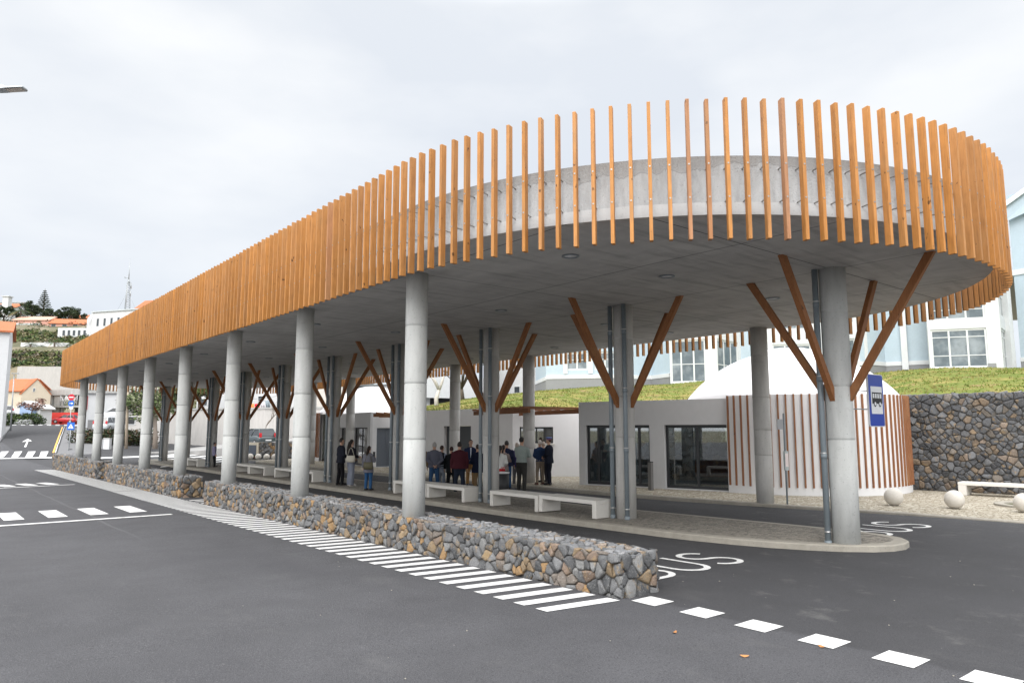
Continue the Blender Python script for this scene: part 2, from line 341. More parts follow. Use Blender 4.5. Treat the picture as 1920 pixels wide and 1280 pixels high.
# ================================================================ ground and road
mb=MB(); mb.poly([(-2500,-2500,-1.3),(2500,-2500,-1.3),(2500,2500,-1.3),(-2500,2500,-1.3)])
tag(mb.build('ground',M_earth),kind='structure')
mb=MB(); xs=np.arange(-90,60.1,2.0); ys=list(np.arange(-40,12,2.))+list(np.arange(12,16,1.))+list(np.arange(16,66,2.))+list(np.arange(66,80,1.))+list(np.arange(80,141,3.))
xs=sorted(set(list(xs)+[7.,8.5,9.,9.5,10.5,11.]))
I=[[mb.V((x,y,HG(x,y))) for x in xs] for y in ys]
for j in range(len(ys)-1):
    for i in range(len(xs)-1): mb.Fc((I[j][i],I[j][i+1],I[j+1][i+1],I[j+1][i]),0,True)
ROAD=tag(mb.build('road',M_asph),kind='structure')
def drape(mb,pl,dz=.006,mi=0): mb.poly([(p[0],p[1],HG(p[0],p[1])+dz) for p in pl],mi)
# -- hatching beside the basalt wall: bars across a narrow strip
mb=MB(); t0=6.15
for k in range(118):
    tt=t0+k*.402; dz=.006 if tt<30 else .012
    di,do=5.66+.0*k,6.70
    drape(mb,[(di,tt+.16),(di,tt+.36),(do,tt+.20),(do,tt)][::-1],dz)
mb.build('edge_hatching',M_mark,ROAD)
mb=MB()
for k in range(14):
    tt=6.06-k*.712; drape(mb,[(6.80,tt-.36),(7.16,tt-.36),(7.16,tt),(6.80,tt)])
mb.build('dashed_line',M_mark,ROAD)
# bars where vehicles cross the gaps in the wall
mb=MB()
for tt in (23.0,23.6,24.2): drape(mb,[(6.75,tt),(7.5,tt+.0),(7.5,tt+.25),(6.75,tt+.25)],.012)
drape(mb,[(9.6,24),(9.85,24),(9.85,27),(9.6,27)],.01)
mb.build('gap_hatching',M_mark,ROAD)
def pix(mb,pts,dz=.012):
    P=[GP(*p) for p in pts]; n=Vector((0,0,0))
    a=(P[1]-P[0]).cross(P[2]-P[0])
    if a.z<0: P=P[::-1]
    mb.poly([p+Vector((0,0,dz)) for p in P])
# stop line + give-way blocks on the side road (near and far set), extended past the frame
def crossing(name,line,blocks,w=.22):
    a,b=GP(*line[0]),GP(*line[1]); u=(b-a).normalized(); nrm=Vector((-u.y,u.x,0)); a=a-u*14
    mb=MB(); n=12
    for i in range(n):
        p=a.lerp(b,i/n);q=a.lerp(b,(i+1)/n)
        drape(mb,[p-nrm*w/2,q-nrm*w/2,q+nrm*w/2,p+nrm*w/2],.01)
    L,Wd,off,per=blocks
    k=0; e=b-u*.05
    for k in range(16):
        p=b-u*(per*k+L[0]); q=p-u*Wd
        drape(mb,[q+nrm*off,p+nrm*off,p+nrm*(off+L[1]),q+nrm*(off+L[1])],.01)
    mb.build(name,M_mark,ROAD)
crossing('give_way_marking',((0,986),(322,964)),((.32,2.15),.42,1.2,.92))
crossing('give_way_marking',((0,915),(140,908)),((.32,1.7),.42,.75,.80))
# far street markings
mb=MB(); pix(mb,[(0,860.5),(0,859),(97,857),(97,859)],.03)
a=GP(0,860);b2=GP(97,858);u=(b2-a).normalized()
drape(mb,[a-u*12-Vector((0,.2,0)),a-Vector((0,.2,0)),a+Vector((0,.2,0)),a-u*12+Vector((0,.2,0))],.03)
mb.build('stop_line',M_mark,ROAD)
mb=MB()
for x0,x1 in ((-34,-14),(-6,15.5),(21,41),(47,66),(73,90)): pix(mb,[(x0,857-.7),(x0+13,856.5),(x1,846),(x1-15,846.4)][:0] or [(x0,857.2),(x0+13,856.8),(x1+1,846),(x1-13,846.5)],.02)
mb.build('zebra_crossing',M_mark,ROAD)
mb=MB(); pix(mb,[(45,838),(49,838),(53,828),(50,828)],.02); pix(mb,[(41,828.5),(60,826.8),(52,822.5)],.02)
mb.build('lane_arrow',M_mark,ROAD)
mb=MB(); L=[(98,849),(104,832),(110,816),(116,800.5)]
for i in range(3): pix(mb,[L[i],(L[i][0]+3.6-i*.5,L[i][1]),(L[i+1][0]+3.0-i*.5,L[i+1][1]),L[i+1]],.03)
mb.build('yellow_edge_line',M_yel,ROAD)
mb=MB()
for i in range(3): pix(mb,[(L[i][0]+5,L[i][1]),(L[i][0]+6.6-i*.3,L[i][1]),(L[i+1][0]+5.6-i*.3,L[i+1][1]),(L[i+1][0]+4.4,L[i+1][1])],.03)
mb.build('white_edge_line',M_mark,ROAD)
mb=MB()   # zebra seen between the columns
for k in range(7):
    y0=842.5+k*4.2; pix(mb,[(300,y0+9),(302,y0+7),(436,y0-5),(436,y0-3)],.03)
pix(mb,[(180,858),(180,860.5),(330,855),(330,853)],.03); pix(mb,[(200,869),(200,870.5),(300,866.5),(300,865)],.03)
pix(mb,[(490,852),(490,858),(540,854),(540,848)],.03)
mb.build('crossing_lines',M_mark,ROAD)
# -- BUS lettering, strokes swept in the lane: letter height along t, reading across d
def letters(d0,tb,hh,w,gap,st_):
    mb=MB()
    def stroke(pts,closed=False):
        # pts in letter space (x 0..1, y 0..1) -> world
        P=[Vector((d0+off+x*w,tb+y*hh,0)) for x,y in pts]
        n=len(P); L=[];Rr=[]
        for i,p in enumerate(P):
            u=(P[(i+1)%n]-P[i-1]) if closed else (P[min(i+1,n-1)]-P[max(0,i-1)])
            u.normalize(); nn=Vector((-u.y,u.x,0)); sc_=st_/2*(1.0+.25*abs(nn.y))
            L.append(p+nn*sc_);Rr.append(p-nn*sc_)
        for i in range(n if closed else n-1):
            j=(i+1)%n; drape(mb,[L[i],Rr[i],Rr[j],L[j]],.007)
    def arc(cx,cy,rx,ry,a0,a1,n=14): return [(cx+rx*math.cos(R(a0+(a1-a0)*i/n)),cy+ry*math.sin(R(a0+(a1-a0)*i/n))) for i in range(n+1)]
    off=0
    stroke([(0,0),(0,1)]); stroke([(0,1),(.45,1)]+arc(.5,.76,.42,.24,80,-80)+[(.3,.52),(0,.52)]); stroke([(.3,.52),(.5,.52)]+arc(.5,.26,.5,.26,80,-80)+[(.4,0),(0,0)])
    off=w+gap; stroke([(0,1),(0,.38)]+arc(.5,.32,.5,.32,180,360)+[(1,.38),(1,1)])
    off=2*(w+gap); stroke(arc(.5,.75,.45,.25,20,270)+arc(.5,.25,.48,.25,90,-160))
    return mb
letters(8.0,6.72,1.05,.60,.25,.085).build('bus_lettering',M_mark,ROAD)
letters(14.55,6.55,1.1,.66,.27,.085).build('bus_lettering',M_mark,ROAD)
# loose grit and three fallen leaves (small real pieces)
mb=MB(); rr=random.Random(3)
for i in range(60):
    x=rr.uniform(3,13);y=rr.uniform(-2,11); r=rr.uniform(.004,.010); mb.cc=None
    mb.sphere((x,y,HG(x,y)+r*.4),r,5,3,0,(1,1.3,.6))
tag(mb.build('grit',M_kerb),kind='stuff')
for i,(px,py) in enumerate(((1265,1186),(1541,1213),(1396,1231))):
    p=GP(px,py); mb=MB(); a=rr.uniform(0,6); L_=.042
    pts=[]
    for k in range(8):
        q=k/8*2*PI; pts.append(Vector((math.cos(q)*L_,math.sin(q)*L_*.42,.008+.008*math.cos(2*q))))
    rot=Matrix.Rotation(.3+i,3,'Z'); top=[mb.V(p+rot@v+Vector((0,0,.004))) for v in pts]; c1=mb.V(p+Vector((0,0,.020)))
    for k in range(8): mb.Fc((top[k],top[(k+1)%8],c1))
    mb.cc=None
    tag(mb.build('fallen_leaf',paint('dry_leaf',(.45,.2,.07))),['small dry leaf on the asphalt in front of the wall end, farthest left of three','larger orange dry leaf lying just below the white dashed line','tiny brown leaf on bare asphalt nearest the camera'][i],'leaf','dry leaves on the asphalt')

# ================================================================ traffic island
def chain(pts,n=0): return pts
isl=[(11.40,9.4),(11.44,8.7),(11.56,7.9),(11.74,7.2),(11.96,6.65),(12.25,6.15),(12.6,5.80),(12.95,5.62),(13.3,5.58),(13.65,5.66),(13.95,5.9),(14.15,6.3),(14.26,6.9),(14.28,8),(14.2,11),(14.1,14),(14.1,30),(14.1,53),(13.9,54.2),(13.2,54.9),(12.3,54.9),(11.6,54.2),(11.4,53),(11.4,30),(11.4,14)]
def itop(x,y): return .07-.07*min(1,max(0,(y-6)/8))
def inset(pl,w):
    n=len(pl);out=[]
    for i in range(n):
        a=Vector(pl[i-1]);b=Vector(pl[i]);c=Vector(pl[(i+1)%n])
        u=(b-a).normalized();v=(c-b).normalized(); n1=Vector((u.y,-u.x));n2=Vector((v.y,-v.x)); m=(n1+n2).normalized()
        out.append(tuple(b-m*w/max(.5,m.dot(n1))))
    return out
def area(pl): return sum(pl[i-1][0]*pl[i][1]-pl[i][0]*pl[i-1][1] for i in range(len(pl)))/2
if area(isl)<0: isl=isl[::-1]
def kerbed(name,pl,topf,w,matk,mats,botz=-.6,onlyouter=None):
    inn=inset(pl,w); inn2=inset(pl,.02); mb=MB(); n=len(pl)
    a=[mb.V((p[0],p[1],botz)) for p in pl]; b=[mb.V((p[0],p[1],topf(*p)-.02)) for p in pl]; c=[mb.V((p[0],p[1],topf(*p))) for p in inn2]; d=[mb.V((p[0],p[1],topf(*p))) for p in inn]
    for i in range(n):
        j=(i+1)%n
        for A,B in ((a,b),(b,c),(c,d)): mb.Fc((A[i],A[j],B[j],B[i]),0)
    k=mb.build('kerb',matk)
    mb=MB(); bm=bmesh.new()
    vs=[bm.verts.new((p[0],p[1],topf(*p)-.004)) for p in inn]; f=bm.faces.new(vs); bmesh.ops.triangulate(bm,faces=[f],quad_method='BEAUTY',ngon_method='BEAUTY')
    me=bpy.data.meshes.new(name); bm.to_mesh(me); bm.free(); me.materials.append(mats); o=bpy.data.objects.new(name,me); COL.objects.link(o)
    tag(o,kind='structure'); k.parent=o; return o
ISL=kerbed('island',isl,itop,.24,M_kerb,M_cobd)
# small square paving inserts by the first columns
# pavement along the kiosks
pav=[(22,-12),(19.9,-6),(19.35,1),(19.1,4),(18.75,7.8),(18.15,11),(17.6,15.5),(17.2,21.6),(17.0,28),(16.8,34),(16.6,40),(16.6,46),(17.4,48.2),(19,49.5),(24,50.5),(40,51),(44,-12)]
if area(pav)<0: pav=pav[::-1]
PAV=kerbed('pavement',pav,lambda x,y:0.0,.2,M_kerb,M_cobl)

# ================================================================ basalt walls, stone by stone
def clip(poly,m,n):
    out=[]
    for i in range(len(poly)):
        a=poly[i-1];b=poly[i]; da=(a[0]-m[0])*n[0]+(a[1]-m[1])*n[1]; db=(b[0]-m[0])*n[0]+(b[1]-m[1])*n[1]
        if (da<=0)!=(db<=0):
            t=da/(da-db); out.append((a[0]+(b[0]-a[0])*t,a[1]+(b[1]-a[1])*t))
        if db<=0: out.append(b)
    return out
PAL=[((0.124,0.126,0.130),5),((0.164,0.166,0.170),5),((0.084,0.086,0.090),3.5),((0.208,0.208,0.206),2),((0.272,0.200,0.124),2.2),((0.304,0.188,0.088),1.4),((0.224,0.164,0.124),1.8),((0.168,0.144,0.124),2)]
PALD=[((.085,.088,.095),6),((.125,.128,.135),5),((.06,.062,.068),3),((.18,.135,.095),1.8),((.21,.165,.13),1.0),((.15,.13,.11),2.4)]
def stones(mb,O,U,V,W,H,s,pal,rng,depth=.05,warp=1.0,gap=.007,jx=.9):
    O,U,V=Vector(O),Vector(U).normalized(),Vector(V).normalized(); Nn=U.cross(V)
    nx=max(1,round(W/s)); ny=max(1,round(H/(s*.95))); pts=[]
    for j in range(-1,ny+1):
        for i in range(-1,nx+1):
            if rng.random()<.30 and 0<=i<nx: 
                # two small stones instead of one
                pts.append(((i+.2+rng.uniform(-.1,.1))*W/nx,(j+.3+rng.uniform(-.2,.2))*H/ny)); pts.append(((i+.75)*W/nx,(j+.75)*H/ny)); continue
            if rng.random()<.20 and 0<=i<nx: continue
            pts.append(((i+.5+(.5 if j%2 else 0)*.6+rng.uniform(-.5,.5)*jx)*W/nx,(j+.5+rng.uniform(-.5,.5)*jx)*H/ny))
    tot=sum(w for _,w in pal)
    for (x,y) in pts:
        if not(-s*.6<x<W+s*.6 and -s*.6<y<H+s*.6): continue
        poly=[(0,0),(W,0),(W,H),(0,H)]
        for (a,b) in pts:
            dx,dy=a-x,b-y; q=dx*dx+dy*dy
            if q<1e-9 or q>(3.2*s)**2: continue
            poly=clip(poly,((a+x)/2,(b+y)/2),(dx,dy))
            if len(poly)<3: break
        if len(poly)<3: continue
        A=sum(poly[i-1][0]*poly[i][1]-poly[i][0]*poly[i-1][1] for i in range(len(poly)))/2
        if abs(A)<(.25*s)**2: continue
        cx=sum(p[0] for p in poly)/len(poly); cy=sum(p[1] for p in poly)/len(poly); r=math.sqrt(abs(A)/PI)
        q=[]
        for i in range(len(poly)):                # chamfer corners
            a=poly[i];b=poly[(i+1)%len(poly)]
            e_=rng.uniform(.07,.2); q.append((a[0]*(1-e_)+b[0]*e_,a[1]*(1-e_)+b[1]*e_)); q.append((a[0]*.5+b[0]*.5,a[1]*.5+b[1]*.5)) if math.dist(a,b)>s*.5 else None; q.append((a[0]*e_+b[0]*(1-e_),a[1]*e_+b[1]*(1-e_)))
        g=min(.3,gap/r); k=rng.random()*tot
        for c,w in pal:
            k-=w
            if k<=0: break
        f=rng.uniform(.8,1.22); mb.cc=(c[0]*f,c[1]*f,c[2]*f)
        h=depth*rng.uniform(.5,1.15)*min(1.2,r/(s*.45)); tx,ty=rng.uniform(-.3,.3),rng.uniform(-.3,.3)
        prev=None
        for sc,dp in ((1-g,-.02),(1-g*1.05,h*.5),(.90,h*.88),(.55,h*1.0)):
            ring=[]
            for (a,b) in q:
                lx,ly=(a-cx)*sc,(b-cy)*sc
                P=O+U*(cx+lx)+V*(cy+ly)
                nz_=(noise.noise(P*9+Vector((7*f,0,0)))*.020+noise.noise(P*31)*.009)*warp
                ring.append(mb.V(P+Nn*(dp+(nz_+ (lx*tx+ly*ty) if dp>0 else 0))))
            if prev:
                n=len(ring)
                for i in range(n): mb.Fc((prev[i],prev[(i+1)%n],ring[(i+1)%n],ring[i]),0,True)
            prev=ring
        P=O+U*cx+V*cy; c0=mb.V(P+Nn*(h*1.0+noise.noise(P*9)*.01)); n=len(prev)
        for i in range(n): mb.Fc((prev[i],prev[(i+1)%n],c0),0,True)
def lowwall(t0,t1,label,s=.155,seed=1):
    rng=random.Random(seed); d0,d1=6.80,7.46; zt=.48
    root=thing('basalt_wall',label,'stone wall',((d0+d1)/2,(t0+t1)/2,0),'low basalt walls under the front columns')
    mb=MB(); mb.hexa([(d0,t0+.04,-.75),(d1,t0+.04,-.75),(d1,t1-.04,-.75),(d0,t1-.04,-.75),(d0,t0+.04,zt-.03),(d1,t0+.04,zt-.03),(d1,t1-.04,zt-.03),(d0,t1-.04,zt-.03)])
    mb.build('core',M_core,root)
    mb=MB(); mb.cc=(.5,.5,.5); zb=min(HG(6.7,t0),HG(6.7,t1))-.03; H=zt-zb
    stones(mb,(d0,t1,zb),(0,-1,0),(0,0,1),t1-t0,H,s,PAL,rng)
    stones(mb,(d0-.02,t0,zt-.04),(1,0,0),(0,1,0),d1-d0+.04,t1-t0,s*.9,[((.20,.205,.215),6),((.25,.25,.255),4),((.15,.155,.16),3),((.28,.23,.19),1.5)],rng,.038,.8)
    stones(mb,(d0,t0+.04,zb),(1,0,0),(0,0,1),d1-d0,H,s*1.35,PAL,rng,.05)
    stones(mb,(d1,t0,zb),(0,1,0),(0,0,1),t1-t0,H,s*1.2,PAL,rng)
    stones(mb,(d1,t1-.04,zb),(-1,0,0),(0,0,1),d1-d0,H,s*1.2,PAL,rng)
    mb.build('stonework',M_stone,root)
lowwall(6.2,23.0,'longest low wall of grey and ochre basalt stones, nearest the camera, carrying three columns',.145,1)
lowwall(25.6,38.2,'low basalt wall of middle length between the two gaps, three columns rising from it',.17,2)
lowwall(40.2,55,'farthest low basalt wall, ending beside the far street, its columns the smallest',.19,3)
# tall basalt retaining wall right of the kiosk drum
rng=random.Random(11)
WA,WB=Vector((26.2,10.9,0)),Vector((29.2,-9.,0)); u=(WB-WA); L=u.length; u.normalize(); n=Vector((u.y,-u.x,0))
if n.x>0: n=-n
root=thing('retaining_wall','tall dark basalt retaining wall under the grass bank behind the white bench','stone wall',WA.lerp(WB,.5))
mb=MB(); th=-n*.6
mb.hexa([WA-Vector((0,0,.1)),WB-Vector((0,0,.1)),WB+th-Vector((0,0,.1)),WA+th-Vector((0,0,.1)),WA+Vector((0,0,3.16)),WB+Vector((0,0,3.16)),WB+th+Vector((0,0,3.16)),WA+th+Vector((0,0,3.16))])
mb.build('core',M_core,root)
mb=MB(); mb.cc=(.1,.1,.1)
O_,U_=(WA,u) if u.cross(Vector((0,0,1))).dot(n)>0 else (WB,-u)
stones(mb,O_,U_,(0,0,1),L,3.2,.215,PALD,rng,.06,1.2,.009)
stones(mb,Vector(O_)+Vector((0,0,3.16)),U_,-n if Vector(U_).cross(-n).z>0 else n,L,.5,.25,PAL[:4],rng,.04,1)
mb.build('stonework',M_stone,root)

# ================================================================ the shelter
CD=12.40; T0,T1=10.20,46.9; RS=6.30; Z0,Z1=4.89,5.72
def stadium(r,n=48):
    P=[]
    for i in range(n+1):
        a=R(180+180*i/n); P.append((CD+r*math.cos(a),T0+r*math.sin(a)))
    for i in range(n+1):
        a=R(180*i/n); P.append((CD+r*math.cos(a),T1+r*math.sin(a)))
    return P
SH=thing('bus_station_canopy','long round-ended concrete canopy ringed with orange timber slats on rows of round columns','canopy',(CD,28.5,0))
mb=MB(); pl=stadium(RS); n=len(pl)
lv=[(pl,Z0+.0),(pl,Z0+.17),(stadium(RS-.012),Z0+.175),(stadium(RS-.012),Z1)]
I=[[mb.V((p[0],p[1],z)) for p in q] for q,z in lv]
for k in range(3):
    for i in range(n): mb.Fc((I[k][i],I[k][(i+1)%n],I[k+1][(i+1)%n],I[k+1][i]),(1,1,0)[k],k!=1)
bt=[mb.V((p[0],p[1],Z0)) for p in pl]; mb.Fc(bt[::-1],2); tp=[mb.V((p[0],p[1],Z1)) for p in lv[2][0]]; mb.Fc(tp,0)
mb.build('roof_slab',[M_slab,M_band,M_soff],SH)
# soffit lights
def softlight(x,y):
    mb=MB(); mb.lathe((x,y,0),[(.15,Z0-.004),(.15,Z0-.02),(.115,Z0-.02),(.105,Z0-.006)],20,0); fr=mb.build('soffit_light',M_bench if (x,y)==(0,0) else M_pipe,SH)
    mb=MB(); mb.lathe((x,y,0),[(.104,Z0-.003),(.104,Z0-.009)],20,0); mb.build('lens',M_rwhite,fr)
for k in range(9):
    for x in (8.2,10.72,14.38,17.1): 
        softlight(x,8.5+k*5.05) if not(x in(8.2,17.1) and (k in(0,8) and x==17.1)) else None
# columns
def colprof(r,z0,z1,js):
    P=[(r,z0)]
    for j in js:
        if z0+.1<j<z1-.1: P+=[(r,j-.012),(r-.008,j-.004),(r-.008,j+.004),(r+.003,j+.012),(r,j+.05)]
    return P+[(r,z1)]
def column(x,y,r,zb,m,js):
    mb=MB(); mb.lathe((x,y,0),colprof(r,zb,Z0+.01,js),28,0); return mb.build('column',m,SH)
def pipe(c,x,y,zb):
    mb=MB(); mb.tube([(x,y,zb),(x,y,Z0)],.052,12,0); mb.lathe((x,y,0),[(.062,zb),(.062,zb+.12)],12,0)
    for z in (1.55,2.9,4.25): mb.lathe((x,y,0),[(.058,z-.05),(.058,z+.05)],12,0)
    for z in (.25,1.6,2.95,4.3): mb.lathe((x,y,0),[(.060,z-.012),(.060,z+.012)],12,1); 
    mb.build('downpipe',[M_pipe,M_clamp],c)
TT=[6.25+5.05*k for k in range(10)]
for k in range(1,9): column(6.98,TT[k]+.05,.205,.40,M_conc,(1.83,2.84,3.9))
for k in range(1,9): column(18.35,TT[k]+.05,.235,-.05,M_conc2,(1.3,2.0,2.9,4.1))
for k in range(10):
    x,y=12.58,TT[k]; c=column(x,y,.228,-.05,M_conc if k==0 else M_conc2,(1.83,2.76,4.1))
    q=.72*.30
    pipe(c,x-q,y+q,-.02)
    if k: pipe(c,x-q,y-q,-.02)
    for dx,dy in ((-1,0),(1,0),(0,-1),(0,1)):
        mb=MB(); a=Vector((x+dx*.23,y+dy*.23,2.62)); b_=Vector((x+dx*1.66,y+dy*1.66,Z0)); ax=(b_-a); Ln=ax.length; ax.normalize()
        side=Vector((-dy,dx,0)); nn=ax.cross(side)
        w1,w2=.045,.062
        # vertical cut against the column, horizontal cut at the soffit
        dv=Vector((0,0,1)); s1=w2/abs(nn.dot(dv)) if abs(nn.dot(dv))>.1 else w2
        hd=Vector((dx,dy,0)); s2=w2/abs(nn.dot(hd))
        A=[a+side*w1*i+dv*s1*j for i,j in ((-1,-1),(1,-1),(1,1),(-1,1))]
        B=[b_+side*w1*i+hd*s2*j for i,j in ((-1,1),(1,1),(1,-1),(-1,-1))]
        mb.hexa(A+B); mb.build('brace',M_brace,c)
        mb=MB(); 
# timber slats
def slatpos():
    out=[]; r=RS+.17; Ls=T1-T0; per=2*Ls+2*PI*r; n=int(round(per/.2555)); 
    for i in range(n):
        s=(i+.35)*per/n
        if s<PI*r: a=PI+s/r; out.append((CD+r*math.cos(a),T0+r*math.sin(a),math.cos(a),math.sin(a)))
        elif s<PI*r+Ls: out.append((CD+r,T0+(s-PI*r),1,0))
        elif s<2*PI*r+Ls: a=(s-PI*r-Ls)/r; out.append((CD+r*math.cos(a),T1+r*math.sin(a),math.cos(a),math.sin(a)))
        else: out.append((CD-r,T1-(s-2*PI*r-Ls),-1,0))
    return out
SL=slatpos(); rs=random.Random(5)
def slat(mb,x,y,nx,ny):
    f=rs.uniform(.86,1.12); base=(.485,.218,.062)
    if rs.random()<.025: base=(.42,.20,.09)
    k=rs.uniform(-.02,.02); mb.cc=(base[0]*f+k,base[1]*f,base[2]*f-k*.5)
    ax=Vector((nx,ny,0))*.050; ay=Vector((-ny,nx,0))*.024; z0=4.50+rs.uniform(-.006,.006); z1=6.44+rs.uniform(-.01,.01); c=Vector((x,y,0))
    b=.004; 
    def rg(z,e): return [c+ax*sx*(1-e)+ay*sy*(1-e*2)+Vector((0,0,z)) for sx,sy in ((-1,-1),(1,-1),(1,1),(-1,1))]
    mb.rings([rg(z0,.05),rg(z0+b,0),rg(z1-b,0),rg(z1,.05)],0,False,True)
    mb.cc=(.3,.3,.3)
    for z in (5.07,5.53):
        p=c+ax*1.0+Vector((0,0,z)); mb.tube([p,p+ax*.10],.013,6,1,smooth=False)
        mb.tube([c-ax,c-ax-Vector((nx,ny,0))*.075+Vector((0,0,0))] if 0 else [c-ax+Vector((0,0,z)),c-Vector((nx,ny,0))*.19+Vector((0,0,z))],.01,5,1,smooth=False)
SL2=sorted(SL,key=lambda p:math.hypot(p[0],p[1]))
for p in SL2[:100]:
    mb=MB(); slat(mb,*p); mb.build('slat',[M_slat,M_bolt],SH)
mb=MB()
for p in SL2[100:]: slat(mb,*p)
tag(mb.build('slats',[M_slat,M_bolt],SH),kind='stuff')
# bus stop sign on the first column
root=thing('bus_stop_sign','blue bus stop sign with a black bus on white, bracketed to the nearest column','sign',(12.8,6.2,2.5))
x0,x1,yy=13.50,14.12,6.15; z0,z1=2.06,3.04
def rrect(x0,x1,z0,z1,r,y,n=5):
    P=[]
    for cx,cz,a0 in ((x1-r,z1-r,0),(x0+r,z1-r,90),(x0+r,z0+r,180),(x1-r,z0+r,270)):
        for i in range(n+1): a=R(a0+90*i/n); P.append((cx+r*math.cos(a),y,cz+r*math.sin(a)))
    return P
mb=MB(); A=rrect(x0,x1,z0,z1,.05,yy); B=rrect(x0,x1,z0,z1,.05,yy+.03); mb.rings([A,B],0,False)
pn=mb.build('panel',paint('white_sign_edge',(.7,.7,.72),.4),root)
mb=MB(); mb.poly(rrect(x0+.015,x1-.015,z0+.015,z1-.015,.04,yy-.003)); mb.build('blue_face',paint('sign_blue',(.012,.05,.36),.35,.03),pn)
mb=MB(); mb.poly([(x,yy-.006,z) for x,z in ((x0+.09,z0+.24),(x1-.07,z0+.24),(x1-.07,z1-.23),(x0+.09,z1-.23))][::-1][::-1]); mb.build('white_field',paint('sign_white',(.72,.74,.76),.4,.02),pn)
blk=paint('sign_black',(.01,.01,.012),.5,.02); mb=MB(); X=lambda f:x0+.13+f*.40; Z=lambda f:z0+.40+f*.24; y_=yy-.009
def rc(a,b,c,d,yo=0): mb.poly([(X(a),y_-yo,Z(c)),(X(b),y_-yo,Z(c)),(X(b),y_-yo,Z(d)),(X(a),y_-yo,Z(d))])
rc(0,1,.9,1); rc(0,1,.12,.55)
for w in (0,.235,.47,.705,.94): rc(w,w+.06,.55,.9)
for cx in (.27,.76): 
    mb.poly([(X(cx)+.052*math.cos(2*PI*k/16),y_-.002,Z(.1)+.052*math.sin(2*PI*k/16)) for k in range(16)])
mb.build('bus_symbol',blk,pn)
mb=MB()
for cx in (.27,.76): mb.poly([(X(cx)+.034*math.cos(2*PI*k/16),y_-.005,Z(.12)+.034*math.sin(2*PI*k/16)) for k in range(16)])
mb.build('wheel_symbol',paint('sign_white',(.7,.7,.7)),pn)
for z in (2.38,2.72): 
    mb=MB(); mb.tube([(12.80,6.22,z),(x0+.12,yy+.045,z)],.011,6); mb.obox((x0+.15,yy+.04,z),(.1,0,0),(0,.01,0),(0,0,.015)); mb.build('bracket',M_pipe,root)
# timetable pole on the kiosk pavement
root=thing('timetable_pole','slim pole with a small grey flag plate and a timetable case, beside the back column','pole',(18.45,10.75,0))
mb=MB(); mb.tube([(18.45,10.75,0),(18.45,10.75,2.46)],.024,10); mb.build('pole',M_pipe,root)
mb=MB(); mb.obox((18.37,10.80,2.16),(.085,-.055,0),(.006,.009,0),(0,0,.14)); mb.build('flag_plate',paint('plate_grey',(.42,.43,.45),.5),root)
mb=MB(); mb.obox((18.45,10.73,1.17),(.06,-.02,0),(.01,.028,0),(0,0,.26)); cs=mb.build('timetable_case',paint('case_grey',(.45,.5,.5),.5),root)
mb=MB(); mb.obox((18.438,10.70,1.19),(.045,-.015,0),(.001,.003,0),(0,0,.18)); mb.build('timetable',paint('pink_paper',(.78,.68,.66),.6),cs)
# benches
def bench(L=1.95,W=.62,H=.40,th=.09):
    root=thing('concrete_bench','',"bench")
    mb=MB(); b=.008
    mb.box(0,W,0,L,H-th,H); s=mb.build('seat',M_bench,root,world=False)
    for y0 in (0,L-.13 if 0 else L-.13):
        mb=MB(); mb.box(0.002,W-.002,y0+.002,y0+.128,0,H-th); mb.build('leg',M_bench,root,world=False)
    return root
BENCH=bench()
for ch in BENCH.children:
    bv=ch.modifiers.new('b','BEVEL'); bv.width=.006; bv.segments=1
def putbench(x,y,z,rz,label,group,sx=1.0,first=[True]):
    o=BENCH if first[0] else copytree(BENCH); first[0]=False
    o.location=(x,y,z); o.rotation_euler=(0,0,rz); o.scale=(1,sx,1); tag(o,label,'bench',group); return o
G1='concrete benches on the traffic island'
bl=[(11.62,'pale concrete bench nearest the camera, right of the pair by the downpipe column'),(13.60,'pale concrete bench, left half of the nearest pair on the island'),
    (16.72,'pale concrete bench, right half of the second nearest pair, in front of the standing group'),(18.70,'pale concrete bench, left half of the second nearest pair, partly behind a big column'),
    (26.8,'pale concrete bench, right one of the pair left of the man in the dark suit'),(28.8,'pale concrete bench partly hidden by a front column, left of the suited man'),
    (31.9,'pale concrete bench in front of the row of stone balls, right one'),(33.9,'pale concrete bench in front of the row of stone balls, left one'),
    (41.9,'farthest right pale concrete bench, at the far end of the island'),(43.9,'farthest left pale concrete bench, at the far end of the island')]
for y,l in bl: putbench(11.92,y,itop(12,y),0,l,G1)
